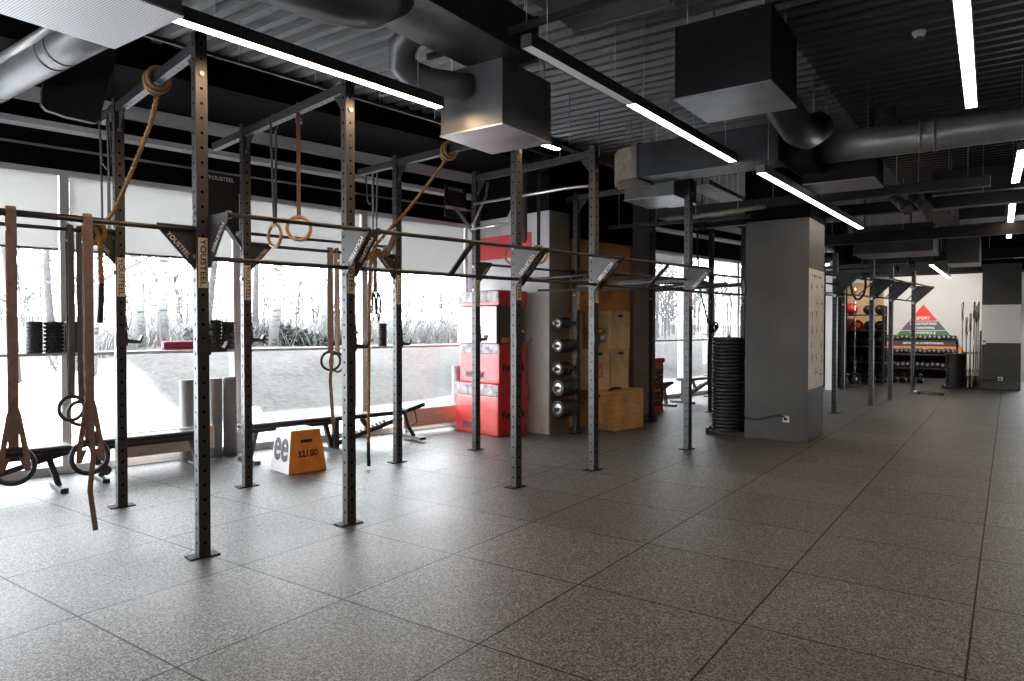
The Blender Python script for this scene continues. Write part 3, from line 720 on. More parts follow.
# ------------------------------------------------------------------ small weight plates on the pegs
def plate_prof(R, T, hub=.028):
    return [(hub, 0), (hub+.022, -.002), (hub+.024, .0), (R*.62, .0), (R*.66, -.003), (R-.012, -.003), (R, .006), (R, T-.006), (R-.012, T), (hub, T), (hub, 0)]
for pi, (z, R, T) in enumerate(PEGS):
    nmp = ('highest', 'second', 'middle', 'fourth', 'lowest')[pi]
    cnt = (5, 6, 5, 7, 7)[pi]
    rims = None
    for k in range(cnt):
        x0 = 5.72 + k*.046
        if k == 0 or rims is None:
            t = rthing('weight_plate', 'x', 'weight plate', x0, BD, z, 'weight plates on the storage pegs')
            disc = MB().lathe(plate_prof(R, .044), seg=28, axis='x', caps=False).build('disc', 'rubber', t)
            if k == 0:
                MB().lathe([(.026, -.004), (R*.55, -.004), (R*.6, -.001), (.026, -.001), (.026, -.004)], seg=28, axis='x', caps=False).build('face_ring', 'silver', t)
                hb = MB().lathe([(.024, -.05), (.03, -.05), (.03, -.004), (.024, -.004)], seg=16, axis='x', caps=False).build('hub', 'galv', t)
            else: rims = t
        else:
            t = dup(rims, rg(x0, BD, z))
        t['label'] = ('outermost %s-rimmed weight plate facing left on the %s peg of the rear post' % ('silver', nmp)) if k == 0 else 'black weight plate on the %s peg of the rear post, %s from the outer end' % (nmp, ORD[k])

# ================================================================== BOXES
# tapered orange and white jump box
bx = rthing('plyo_box', 'tapered jump box with an orange front printed 3.2.1.GO and a white side', 'jump box', 1.90, 2.32, 0)
o = MB(); hb, ht, hz = (.225, .22), (.172, .175), .46
o.box((0, 0, hz/2), (2*hb[0], 2*hb[1], hz), taper=(ht[0]/hb[0], ht[1]/hb[1]))
body = o.build('body', 'box_white', bx, bevel=.004)
sy = (hb[1]-ht[1])/hz; sx_ = (hb[0]-ht[0])/hz
fnt = MB(); e_ = .002
fnt.prism([(-hb[0], -hb[1]-e_, 0.004), (hb[0], -hb[1]-e_, 0.004), (ht[0], -ht[1]-e_, hz), (-ht[0], -ht[1]-e_, hz)], (0, -.004, 0)).build('front_panel', 'orange_paint', bx)
upf = Vector((0, sy, 1)).normalized()
ph = Vector((0, -hb[1]+sy*.34-.0075, .34))
MB().box(ph, (.13, .006, .032), axes((1, 0, 0), Vector((0, 1, 0))) if 0 else None).build('hand_hole', 'print_black', bx)
text('3.2.1.GO', .092, 'print_black', bx, (.015, -hb[1]+sy*.20-.0075, .20), axes((1, 0, 0), upf), bold=.004, sx=.68)
ups = Vector((sx_, 0, 1)).normalized()
text('ee', .50, 'print_grey', bx, (-hb[0]+sx_*.27-.003, .0, .285), axes((0, -1, 0), ups), name='side_lettering', bold=.010, sx=.69)

# soft foam boxes stacked against the pier
def soft_box(s0, s1, d0, d1, z0, z1, label, side, front, lid=.09, lid_side='camo_vinyl', lid_front=None, txt=None, side_txt=None, small=None, seam=True):
    t = rthing('soft_plyo_box', label, 'soft jump box', (s0+s1)/2, (d0+d1)/2, z0, 'stack of soft jump boxes')
    a, b = (s1-s0)/2, (d1-d0)/2; h = z1-z0
    def soft(x0, x1, y0, y1, zz0, zz1, name, mats, jit=.008):
        m = MB(); nx = 7
        m.box(((x0+x1)/2, (y0+y1)/2, (zz0+zz1)/2), (x1-x0, y1-y0, zz1-zz0))
        bmesh.ops.subdivide_edges(m.bm, edges=m.bm.edges[:], cuts=nx, use_grid_fill=True)
        for v in m.bm.verts:
            q = math.sin(v.co.x*17+v.co.z*9+z0*5) * math.cos(v.co.y*13-v.co.z*21) * jit
            cx = 1 if abs(v.co.x-(x0+x1)/2) > (x1-x0)/2-.004 else 0; cy = 1 if abs(v.co.y-(y0+y1)/2) > (y1-y0)/2-.004 else 0
            if cx+cy == 1 and .02 < v.co.z-zz0 < zz1-zz0-.02:
                if cx: v.co.x += q
                else: v.co.y += q
        for f in m.bm.faces:
            n = f.normal if f.normal.length else Vector((0, 0, 1)); f.normal_update(); n = f.normal
            f.material_index = 0 if n.x < -.5 else 1
            f.smooth = True
        return m.build(name, mats, t, bevel=.012)
    body = soft(-a, a, -b, b, .003, h-lid-.004, 'body', [side, front])
    if lid: soft(-a-.012, a+.012, -b-.012, b+.012, h-lid-.03, h-.003, 'lid', [lid_side, lid_front or front], .004)
    if txt: text(txt, .15, 'print_black', t, (.0, -b-.016, (h-lid)*.5), axes((1, 0, 0), (0, 0, 1)), bold=.004)
    if side_txt: text(side_txt, .13, 'print_grey', t, (-a-.017, .1, .12), axes((0, -1, 0), (0, 0, 1)), name='side_lettering', bold=.004)
    if small: text(small, .09, 'print_yellow', t, (-.12, -b-.02, .05), axes((1, 0, 0), (0, 0, 1)), name='front_mark', bold=.003)
    return t
S0, S1, D0, D1 = 5.08, 5.66, 2.46, 3.36
soft_box(S0-.02, S1, D0-.02, D1+.03, 0, .755, 'red vinyl soft jump box at the bottom of the stack by the concrete pier', 'red_vinyl', 'red_vinyl', .15, txt='Reebok', side_txt='610MM')
soft_box(S0+.02, S1, D0, D1-.02, .755, 1.345, 'red vinyl soft jump box, second from the bottom of the stack by the concrete pier', 'red_vinyl', 'red_vinyl', .12, txt='Reebok', side_txt='460MM')
soft_box(S0, S1-.02, D0+.03, D1+.02, 1.345, 1.90, 'wrinkled light grey and brown soft jump box in the stack by the concrete pier', 'grey_vinyl', 'brown_vinyl', 0, side_txt=None, small='REV')
soft_box(S0+.01, S1, D0, D1-.01, 1.90, 2.125, 'thin red soft jump box lid on top of the stack by the concrete pier', 'red_vinyl', 'red_vinyl', .14, side_txt=None)
# red box beyond the right pier
rb = rthing('soft_plyo_box', 'tall red soft jump box with black letters, beyond the wooden box pile', 'soft jump box', 9.30, 2.95, 0)
MB().bb(-.15, .15, -.38, .38, 0, .92).build('body', 'red_vinyl', rb, bevel=.015)
MB().bb(-.165, .165, -.40, .40, .92, 1.01).build('lid', 'mat_pink', rb, bevel=.012)
text('RELIEVE', .33, 'print_black', rb, (.01, -.383, .46), axes((0, 0, 1), (-1, 0, 0)), bold=.018, sx=.62)

# wooden plyo boxes
def plyo(s0, s1, d0, d1, z0, z1, label, mat='plywood', hole=None, hole_side=False, logo=False, mark=False):
    t = rthing('plyo_box', label, 'jump box', (s0+s1)/2, (d0+d1)/2, z0, 'wooden jump boxes in the recess')
    a, b, h = (s1-s0)/2, (d1-d0)/2, z1-z0; th = .018
    MB().bb(-a, a, -b, -b+th, 0, h).bb(-a, a, b-th, b, 0, h).build('face_panel', mat, t, bevel=.002)
    MB().bb(-a, -a+th, -b+th, b-th, 0, h).bb(a-th, a, -b+th, b-th, 0, h).build('side_panel', mat, t, bevel=.002)
    MB().bb(-a+th, a-th, -b+th, b-th, h-th, h).bb(-a+th, a-th, -b+th, b-th, 0, th).build('top_panel', mat, t)
    if hole is not None: MB().box((hole, -b-.0008, h-.075), (.13, .003, .045)).build('hand_hole', 'print_black', t)
    if hole_side: MB().box((-a-.0008, -b+.36, h-.10), (.003, .12, .042)).build('hand_hole', 'print_black', t)
    if logo:
        lg = MB(); y = -b-.002
        for poly in (((-.075, .27), (-.035, .27), (-.005, .40), (0, .44)), ((.075, .27), (.03, .30), (.012, .36), (0, .44)), ((-.03, .24), (.085, .24), (.062, .262), (-.02, .262))):
            lg.prism([(x, y, zz) for x, zz in poly], (0, -.002, 0))
        lg.build('emblem', 'mural_red', t)
        text('REEBOK', .05, 'print_grey', t, (0, -b-.002, .20), axes((1, 0, 0), (0, 0, 1)))
    if mark: text('REEBOK', .16, 'print_grey', t, (-a-.002, 0, h*.45), axes((0, -1, 0), (0, 0, 1)), name='side_lettering')
    return t
plyo(6.74, 7.46, 1.62, 2.38, 0, .615, 'large low plywood jump box on the floor, front right of the wooden box pile', 'plywood', hole_side=True)
plyo(6.53, 7.01, 1.95, 2.37, .616, 1.245, 'plywood jump box with a red emblem, middle level left of the pile', 'plywood_pale', hole=.0, logo=True)
plyo(7.03, 7.48, 1.93, 2.52, .616, 1.245, 'plain plywood jump box, middle level right of the pile', 'plywood_pale', hole=.02)
plyo(7.00, 7.50, 1.92, 2.58, 1.246, 1.84, 'plywood jump box at the top of the pile by the orange panel', 'plywood_pale', hole=.0, mark=True)
plyo(6.30, 6.88, 2.42, 2.66, 0, .62, 'shaded plywood jump box standing low behind the weight plates', 'plywood', mark=False)
plyo(6.30, 6.88, 2.40, 2.66, .621, 1.24, 'shaded plywood jump box behind the weight plates, middle of its stack', 'plywood', mark=False)
plyo(6.30, 6.88, 2.40, 2.66, 1.241, 1.82, 'shaded plywood jump box behind the weight plates, topmost of its stack', 'plywood', mark=True)
ab = rthing('push_up_handle', 'small black handle lying on the low plywood box', 'handle', 6.80, 1.655, .616)
MB().tube([(-.16, 0, .02), (-.1, 0, .035), (.05, .004, .035), (.15, .006, .02)], [.012, .022, .022, .012], 8).build('grip', 'rubber', ab); MB().bb(-.18, -.12, -.02, .02, 0, .02).build('foot', 'rubber', ab)

# ================================================================== BENCHES BY THE WINDOW
def bench(s, d, label, L=1.25, z=.44, incline=False, ladder=False, roller=False, drz=0.):
    t = rthing('weight_bench', label, 'weight bench', s, d, 0, 'weight benches by the window', drz)
    h = L/2
    if ladder:
        MB().bb(-h, h*.50, -.14, .14, z-.06, z).build('back_pad', 'vinyl_black', t, bevel=.02)
        sp = MB(); sp.beam((h*.55, 0, z-.02), (h, 0, z+.05), .28, .06); sp.build('seat_pad', 'vinyl_black', t, bevel=.02)
        MB().beam((-h*.9, 0, .10), (h*.55, 0, z-.12), .06, .06).build('adjustment_ladder', 'black_steel', t)
        tm = MB()
        for k in range(11):
            f = .12 + k*.06; x = -h*.9 + f*(h*1.45); zz = .10 + f*(z-.22)
            tm.box((x, 0, zz+.045), (.022, .05, .05), Matrix.Rotation(-.4, 3, 'Y'))
        tm.build('teeth', 'silver', t)
        MB().bb(-h*.95, -h*.85, -.035, .035, .04, z-.06).build('post', 'black_steel', t)
        MB().beam((-h*.35, 0, z-.08), (-h*.2, 0, .22), .05, .05).build('link', 'black_steel', t)
        MB().tube([(h*.62, .0, z-.05), (h*.7, 0, .22), (h*.85, 0, .07)], .028, 8).bb(h*.78, h*.92, -.22, .22, .03, .07).build('front_leg', 'black_steel', t)
        MB().tube([(h*.86, 0, z-.02), (h*.93, 0, .25), (h*.8, 0, .22)], .012, 8).build('handle', 'black_steel', t)
        MB().bb(-h*1.0, -h*.88, -.28, .28, 0.0, .05).build('rear_foot', 'black_steel', t)
    else:
        MB().bb(-h, h, -.135, .135, z-.065, z).build('pad', 'vinyl_black', t, bevel=.022)
        MB().bb(-h*.9, h*.9, -.03, .03, z-.12, z-.066).build('rail', 'black_steel', t)
        for sg in (-1, 1):
            MB().beam((sg*h*.72, 0, z-.09), (sg*h*.86, 0, .03), .06, .05, up=(1, 0, 0)).build('leg', 'black_steel', t)
            MB().bb(sg*h*.86-.035, sg*h*.86+.035, -.24, .24, 0, .045).build('foot', 'black_steel', t, bevel=.008)
    if incline:
        MB().beam((-h*.3, 0, .14), (h*1.1, 0, z-.06), .05, .05).build('strut', 'black_steel', t)
    if roller:
        MB().beam((h*.9, 0, z-.08), (h*1.25, 0, z-.02), .05, .05).beam((h*1.25, 0, z+.03), (h*1.4, 0, .18), .05, .05, up=(1, 0, 0)).build('roller_arm', 'black_steel', t)
        for x, zz in ((h*1.3, z+.06), (h*1.42, .16)): MB().cyl((x, -.2, zz), (x, .2, zz), .05, 14).build('foam_roller', 'rubber_grey', t)
    return t
bench(-.80, 3.05, 'black decline bench with foam leg rollers at the far left, behind the hanging rings', L=1.3, z=.44, incline=True, roller=True)
bench(.66, 3.25, 'flat black bench by the window between the two left posts', L=1.15, z=.43)
bench(2.22, 3.10, 'flat black bench behind the orange jump box', L=1.25, z=.46)
bench(3.42, 3.05, 'black adjustable bench with a toothed ladder, right of the climbing rope', L=1.4, z=.46, ladder=True)
bench(9.75, 3.05, 'dark bench far along the windows, right of the red box', L=1.2, z=.50, incline=True)
bench(11.6, 3.1, 'dark adjustable bench far along the windows, left of the plate stack', L=1.4, z=.52, ladder=True)

# window-side bits
def conv(a, b, z0, z1, label, d=3.60):
    t = rthing('convector_heater', label, 'heater', (a+b)/2, d, 0, 'low heaters along the windows'); h = (b-a)/2
    MB().bb(-h, h, -.05, .05, z0, z1).build('casing', 'convector_wood', t, bevel=.004)
    MB().bb(-h+.01, h-.01, -.035, .035, z1, z1+.012).build('grille', 'alu', t)
    for x in (-h+.06, h-.06): MB().bb(x-.015, x+.015, -.03, .03, 0, z0).build('foot', 'alu', t)
conv(.40, 1.46, .14, .40, 'low pale wood heater casing along the left window, behind the flat bench')
conv(4.20, 5.35, .10, .36, 'low pink-tinted wood heater casing along the window, left of the red boxes')
for s, d, r, zz, lb in ((1.20, 3.70, .085, .96, 'grey rolled mat standing by the window, leftmost of three'), (1.53, 3.72, .085, .96, 'grey rolled mat standing by the window, middle of three'), (1.71, 3.70, .085, .97, 'grey rolled mat standing by the window, right of three'), (5.36, 3.72, .085, .97, 'grey rolled mat standing alone by the window, left of the red boxes')):
    t = rthing('rolled_mat', lb, 'rolled mat', s, d, 0, 'grey rolls standing by the window')
    MB().lathe([(.02, 0), (r, 0), (r, zz), (r*.96, zz), (r*.94, zz-.006), (r*.8, zz-.006), (r*.78, zz), (r*.6, zz), (r*.58, zz-.006), (r*.4, zz-.006), (r*.38, zz), (.02, zz)], seg=24).build('roll', 'mat_grey', t)
def roller(s, label, knob=False, h=.33, r=.075, mat='rubber_grey', d=WD-.11):
    t = rthing('foam_roller', label, 'foam roller', s, d, 1.312, 'foam rollers on the window ledge')
    m = MB(); m.lathe([(.03, 0), (r, 0), (r, h), (.03, h), (.03, 0)], seg=22, caps=False)
    b = m.build('core', mat, t)
    if knob:
        k = MB()
        for j in range(8):
            for i in range(11):
                a = 2*PI*(i+.5*(j % 2))/11; zz = h*(j+.5)/8
                k.box((math.cos(a)*(r+.006), math.sin(a)*(r+.006), zz), (.022, .024, .026), Matrix.Rotation(a, 3, 'Z'))
        k.build('knobs', 'rubber', t)
    else:
        k = MB()
        for j in range(9): k.lathe([(r, h*(j+.25)/9), (r+.004, h*(j+.35)/9), (r+.004, h*(j+.75)/9), (r, h*(j+.85)/9)], seg=22, caps=False)
        k.build('ridges', mat, t)
roller(-.30, 'ribbed dark foam roller on the ledge at the far left, left of a pair')
roller(-.125, 'knobbly black foam roller on the ledge at the far left, right of a pair', True)
roller(.05, 'dark foam roller on the ledge just right of the first mullion, behind the grey strap')
roller(1.56, 'knobbly black foam roller on the ledge left of the second mullion', True, .36)
roller(1.73, 'mottled dark grey foam roller on the ledge, right of the knobbly one', False, .34, .08)
roller(4.00, 'slim black foam roller on the ledge beside the climbing rope', False, .33, .06, 'rubber')
t = rthing('rolled_mat', 'pink exercise roll lying on the window ledge left of the near post', 'rolled mat', 1.16, WD-.11, 1.312)
MB().lathe([(.02, -.20), (.05, -.20), (.055, -.17), (.055, .17), (.05, .20), (.02, .20)], c=(0, 0, .055), seg=18, axis='x').build('roll', 'mat_pink', t)
MB().lathe([(.03, .20), (.04, .20), (.04, .215), (.03, .215)], c=(0, 0, .055), seg=14, axis='x').build('end_cap', 'mat_pink', t)

# ================================================================== PLATE STACK AND COLUMN FITTINGS
def bumper_stack(x, y, n, T, R, base, place, rz, stem):
    t = thing('plate_stand', 'low black stand under the %s' % place, 'plate stand', (x, y, 0), rz)
    MB().bb(-.27, .27, -.15, -.09, 0, .05).bb(-.27, .27, .09, .15, 0, .05).bb(-.06, .06, -.15, .15, .012, .05).build('frame', 'black_steel', t, bevel=.006)
    MB().cyl((0, 0, .05), (0, 0, .06+n*T+.02), .022, 12).build('stem', 'bar_steel', t)
    MB().bb(-.30, -.27, -.17, -.07, .0, .085).bb(-.30, -.27, .07, .17, 0, .085).build('end_cap', 'rubber', t)
    first = None
    for k in range(n):
        z = .052 + k*T; nm = n-k
        lab = 'black bumper plate, %s from the top of the %s' % (ORD[n-1-k], place) if k < n-1 else 'topmost black bumper plate of the %s' % place
        loc = (x + rnd.uniform(-.004, .004), y + rnd.uniform(-.004, .004), z)
        if first is None:
            p = thing('bumper_plate', lab, 'weight plate', loc, 0, 'bumper plates in the %s' % place)
            MB().lathe([(.026, 0), (R-.02, 0), (R-.004, .006), (R, .014), (R, T-.018), (R-.006, T-.010), (R-.018, T-.002), (R-.05, T-.002), (R-.055, T-.008), (R*.52, T-.008), (R*.48, T-.002), (.055, T-.002), (.026, T-.003), (.026, 0)], seg=40, caps=False).build('disc', 'rubber', p)
            MB().lathe([(.0255, .002), (.05, .002), (.05, T-.001), (.0255, T-.001), (.0255, .002)], seg=20, caps=False).build('hub', 'galv', p)
            first = p
        else: dup(first, loc, rnd.uniform(0, 6), lab)
bumper_stack(-3.41, 10.42, 26, .0533, .24, .05, 'tall stack beside the grey column', 0.12, 0)
bumper_stack(-1.12, 21.45, 18, .048, .225, .05, 'stack beside the far column', 0, 0)

t = thing('wall_socket', 'white power socket with a plugged black cable on the front of the grey column', 'socket', (-2.52, 10.15, .31))
MB().bb(-.045, .045, -.012, 0, -.045, .045).build('plate', 'white_paint', t, bevel=.004)
MB().cyl((0, -.012, 0), (0, -.04, 0), .02, 12).build('plug', 'rubber', t)
MB().tube([(0, -.04, 0), (-.01, -.05, .03), (-.08, -.03, .05), (-.2, -.02, .03), (-.35, -.02, -.03), (-.48, -.02, -.035), (-.58, -.02, -.01)], .011, 8).build('cable', 'rubber', t)
t = thing('wall_socket', 'white power socket with a black cable low on the far column', 'socket', (-.18, 21.7, .28))
MB().bb(-.055, .055, -.012, 0, -.05, .05).build('plate', 'white_paint', t); MB().cyl((0, -.012, 0), (0, -.04, 0), .022, 10).build('plug', 'rubber', t)
MB().tube([(0, -.03, 0), (-.1, -.02, -.01), (-.25, -.02, -.05), (-.42, -.02, -.04)], .012, 6).build('cable', 'rubber', t)
t = thing('wall_poster', 'tall beige poster of small exercise drawings on the right side of the grey column', 'poster', (-2.23, 10.60, 1.56), 0)
MB().bb(.001, .005, -.47, .47, -.83, .83).build('sheet', 'paper_beige', t)
pm_ = MB()
for r in range(7):
    for c_ in range(3):
        if (r*3+c_) % 5 == 3: continue
        y, z = -.3 + c_*.3 + rnd.uniform(-.03, .03), .58 - r*.2 + rnd.uniform(-.02, .02)
        pm_.sphere((.006, y, z+.05), .013, 6, 4, (.1, 1, 1))
        for k in range(4):
            a = rnd.uniform(0, 6.28); pm_.beam((.0062, y, z), (.0062, y+.055*math.cos(a), z+.055*math.sin(a)), .012, .0015, up=(1, 0, 0))
pm_.build('drawings', 'ink_grey', t)
hd = MB()
for k, wv in enumerate((.05, .08, .04, .07, .06)): hd.bb(.0052, .0062, -.30+k*.13, -.30+k*.13+wv, .72, .755)
hd.build('heading_marks', 'ink_grey', t)
t = thing('whiteboard', 'pale blank board on the front of the far column', 'board', (-.17, 21.7, 1.675))
MB().bb(-.405, .405, -.016, -.001, -.485, .485).build('panel', 'board_white', t, bevel=.003)
t = thing('intercom', 'small white device at the lower left corner of the pale board', 'device', (-.53, 21.68, 1.21)); MB().bb(-.05, .05, -.03, 0, -.06, .06).build('casing', 'box_white', t, bevel=.006); MB().bb(-.03, .03, -.034, -.03, 0, .04).build('screen', 'print_grey', t)

# mural pyramid painted on the far wall
AX, AZ, BW, BZ = -2.26, 2.32, 1.16, .80
mu = thing('wall_mural', 'triangular pyramid mural in red, grey, green, purple and orange bands on the far wall', 'mural', (AX, FY-.001, 0))
def half(z): return BW*(AZ-z)/(AZ-BZ)
for z1, z0, mt in ((AZ, 1.80, 'mural_red'), (1.775, 1.50, 'mural_grey'), (1.475, 1.20, 'mural_green'), (1.18, .98, 'mural_purple'), (.97, .80, 'mural_orange')):
    MB().prism([(-half(z0), 0, z0), (half(z0), 0, z0), (max(half(z1), .001), 0, z1), (-max(half(z1), .001), 0, z1)], (0, -.004, 0)).build('band', mt, mu)
for s, sz, z, sx_ in (('SPORT', .13, 1.88, 1), ('WEIGHTLIFTING', .10, 1.70, 1), ('& THROWING', .10, 1.57, 1), ('GYMNASTICS &', .10, 1.41, 1), ('BODY CONTROL', .10, 1.28, 1), ('METABOLIC CONDITIONING', .085, 1.08, 1.05), ('NUTRITION', .09, .87, 1)):
    text(s, sz, 'print_white', mu, (0, -.006, z), axes((1, 0, 0), (0, 0, 1)), bold=.002)

# ------------------------------------------------------------------ dumbbell rack and dumbbells
DY = 24.6
rk = thing('dumbbell_rack', 'long three-tier black dumbbell rack under the pyramid mural', 'dumbbell rack', (-2.26, DY, 0))
for x in (-1.0, 1.0): MB().beam((x, .18, 0), (x, .0, 1.24), .06, .08).bb(x-.03, x+.03, -.28, .28, 0, .05).build('side_frame', 'black_steel', rk)
MB().bb(-1.0, 1.0, .20, .22, .04, .86).build('dark_back', 'matte_black', rk)  # dark sheet standing in for the shade behind the lower dumbbells
tiers = (.34, .76, 1.17)
for z, dy in zip(tiers, (-.06, .0, .06)):
    MB().bb(-1.02, 1.02, -.17+dy, -.11+dy, z-.02, z+.03).bb(-1.02, 1.02, .07+dy, .13+dy, z+.02, z+.07).bb(-1.02, 1.02, -.17+dy, .13+dy, z-.012, z).build('tier', 'black_steel', rk)
dbm = None
for ti, (z, dy, n) in enumerate(zip(tiers, (-.06, 0, .06), (15, 16, 16))):
    for k in range(n):
        x = -.92 + 1.84*k/(n-1); tn = ('bottom', 'middle', 'top')[ti]
        lab = 'black dumbbell on the %s tier of the far rack, %s from the left' % (tn, ORD[k])
        loc = (-2.26+x, DY+dy-.02, z+.10 + (.02 if k % 3 else 0))
        if dbm is None:
            dbm = thing('dumbbell', lab, 'dumbbell', loc, 0, 'dumbbells on the far rack')
            for sg in (-1, 1): MB().lathe([(.02, .05*sg), (.066, .055*sg), (.078, .07*sg), (.078, .145*sg), (.062, .165*sg), (.02, .165*sg)], seg=12, axis='y').build('head', 'rubber', dbm)
            MB().cyl((0, -.06, 0), (0, .06, 0), .016, 8).build('handle', 'chrome', dbm)
            MB().lathe([(.018, -.1665), (.036, -.1665), (.036, -.169), (.018, -.169)], seg=12, axis='y').build('end_badge', 'duct_grey', dbm)
        else: dup(dbm, loc, None, lab)

# ------------------------------------------------------------------ storage shelf with balls and kettlebells
SX, SY = -3.5, 22.3
sh = thing('storage_shelf', 'tall black storage shelf by the tan panel behind the far rig', 'shelf', (SX, SY, 0))
for x in (-.62, .62):
    for y in (-.25, .25): MB().bb(x-.03, x+.03, y-.03, y+.03, 0, 2.2).build('post', 'black_steel', sh)
MB().bb(-.62, .62, .24, .26, .02, 1.48).build('dark_back', 'matte_black', sh)
LV = (.12, .60, 1.05, 1.50, 1.95)
for z in LV: MB().bb(-.65, .65, -.27, .27, z-.03, z).build('shelf_board', 'black_steel', sh)
bl = None
def ball(x, z, r, mat, lab, grp, y=0):
    t = thing('medicine_ball', lab, 'medicine ball', (SX+x, SY+y, z+r), 0, grp)
    MB().sphere((0, 0, 0), r, 18, 10).build('shell', mat, t)
    m = MB()
    for nx in ((1, 0, 0), (0, 1, .3)): m.torus((0, 0, 0), r*1.002, .004, nx, 24, 5)
    m.build('seam', 'print_black', t)
ball(-.40, 1.50, .15, 'ball_red', 'red medicine ball on the fourth shelf of the black storage shelf, leftmost', 'red balls on the shelf')
ball(-.08, 1.50, .15, 'ball_red', 'red medicine ball on the fourth shelf of the black storage shelf, right of two', 'red balls on the shelf')
ball(-.24, 1.95, .17, 'ball_red', 'large red medicine ball on top of the black storage shelf', 'red balls on the shelf')
for k, (x, z) in enumerate(((.22, 1.5), (.50, 1.5), (-.45, 1.05), (-.15, 1.05), (.15, 1.05), (.46, 1.05), (.2, 1.95), (.5, 1.95))):
    ball(x, z, .135, 'rubber', 'black medicine ball on the %s level of the storage shelf, %s black from the left' % ({1.5: 'fourth', 1.05: 'third', 1.95: 'top'}[z], ORD[(k, k-1, k-2, k-2, k-2, k-2, k-6, k-6)[k] if k > 1 else k]), 'black balls on the shelf')
kb = None
def kettle(loc, lab, grp, mat='rubber'):
    global kb
    t = thing('kettlebell', lab, 'kettlebell', loc, 0, grp)
    MB().lathe([(.02, 0), (.065, 0), (.095, .04), (.10, .09), (.08, .14), (.05, .165), (.02, .17)], seg=18).build('bell', mat, t)
    MB().tube([(-.055, 0, .145), (-.075, 0, .20), (-.055, 0, .25), (0, 0, .265), (.055, 0, .25), (.075, 0, .20), (.055, 0, .145)], .016, 8).build('handle', mat, t)
    return t
k0 = None
for z, nm in ((.12, 'bottom'), (.60, 'second')):
    for k in range(5):
        x = -.5 + k*.25; lab = 'black kettlebell on the %s shelf of the black storage shelf, %s from the left' % (nm, ORD[k])
        if k0 is None: k0 = kettle((SX+x, SY, z), lab, 'kettlebells on the shelf')
        else: dup(k0, (SX+x, SY, z), None, lab)
for k in range(4):
    lab = 'black kettlebell on the floor between the shelf and the dumbbell rack, %s from the left' % ORD[k]
    dup(k0, (-2.72 + .0 + k*.22 - .0, 22.9 + .12*(k % 2), 0), .4*k, lab, 'kettlebells on the floor')
for k in range(3):
    kk = kettle((-3.98+k*.24, 21.72, 0), 'silver kettlebell on the floor before the black storage shelf, %s from the left' % ORD[k], 'silver kettlebells', 'silver')
# vertical barbells
def barbell(x, y, z0, L, lab, grp, plate=False, mat='silver'):
    t = thing('barbell', lab, 'barbell', (x, y, z0), 0, grp)
    MB().cyl((0, 0, 0), (0, 0, .42), .027, 12).cyl((0, 0, L-.42), (0, 0, L), .027, 12).build('sleeve', mat, t)
    MB().cyl((0, 0, .42), (0, 0, L-.42), .017, 10).build('shaft', mat, t)
    MB().cyl((0, 0, .42), (0, 0, .45), .038, 12).cyl((0, 0, L-.45), (0, 0, L-.42), .038, 12).build('collar', mat, t)
    return t
barbell(-3.52, 21.55, .22, 2.5, 'silver barbell standing upright before the storage shelf, left of two', 'barbells before the shelf', mat='chrome')
barbell(-3.14, 21.55, .22, 2.5, 'silver barbell standing upright before the storage shelf, right of two', 'barbells before the shelf', mat='chrome')
for x, w in ((-3.52, 'left'), (-3.14, 'right')):
    t = thing('bar_stand', 'round black floor stand holding the %s upright barbell before the shelf' % w, 'bar stand', (x, 21.55, 0))
    MB().torus((0, -.06, .17), .13, .035, (0, 1, .15), 28, 10).build('tyre_ring', 'rubber', t)
    MB().lathe([(.03, 0), (.14, 0), (.14, .03), (.04, .05), (.03, .22)], seg=20).build('foot', 'black_steel', t)
bh = thing('barbell_holder', 'black floor holder with upright barbells left of the far column', 'barbell holder', (-.80, 21.9, 0))
MB().bb(-.24, .22, -.25, .25, 0, .05).build('base', 'black_steel', bh); MB().bb(-.24, .22, -.25, .25, .30, .32).bb(.17, .21, -.02, .02, .05, 1.5).bb(-.22, .2, -.02, .02, .9, .94).build('frame', 'black_steel', bh)
for k, (x, y, L, m_) in enumerate(((-.20, -.16, 2.2, 'silver'), (-.12, .05, 1.8, 'galv'), (-.03, -.12, 1.9, 'galv'), (.05, -.18, 2.2, 'silver'), (.09, .08, 2.1, 'galv'), (.14, -.12, 2.2, 'silver'))):
    barbell(-.80+x, 21.9+y, .05, L, 'barbell standing in the holder by the far column, %s from the left' % ORD[k], 'barbells in the holder', mat=m_)

# ================================================================== CEILING SERVICES
def strip(x0, y0, x1, y1, z, label, w=.09, h=.085, lit=True, warm=False):
    p, q = Vector((x0, y0, z)), Vector((x1, y1, z)); L = (q-p).length; a = math.atan2(y1-y0, x1-x0)
    t = thing('strip_light', label, 'strip light', (p+q)/2, a, 'linear ceiling lights')
    MB().bb(-L/2, L/2, -w/2, -w/2+.004, 0, h).bb(-L/2, L/2, w/2-.004, w/2, 0, h).bb(-L/2, L/2, -w/2, w/2, h-.004, h).bb(-L/2, -L/2+.004, -w/2, w/2, 0, h).bb(L/2-.004, L/2, -w/2, w/2, 0, h).build('housing', 'duct_dark', t)
    MB().bb(-L/2+.005, L/2-.005, -w/2+.006, w/2-.006, .002, .008).build('diffuser', ('strip_light_warm' if warm else 'strip_light') if lit else 'diffuser_off', t)
    n = 2 if L < 4 else 3
    for k in range(n):
        x = -L/2 + .25 + (L-.5)*k/(n-1); MB().cyl((x, 0, h), (x, 0, CEIL-z-.002), .003, 6).build('suspension_wire', 'galv', t)
    return t
strip(-4.10, 2.30, -3.92, 4.50, 3.42, 'long warm strip light running above the near rig posts', warm=True)
strip(-3.86, 5.75, -3.84, 6.26, 3.42, 'short end of strip light emerging beyond the near ceiling box', warm=True)
strip(-2.61, 3.85, -2.575, 5.32, 3.42, 'unlit strip light in the middle of the ceiling, its diffuser grey', lit=False)
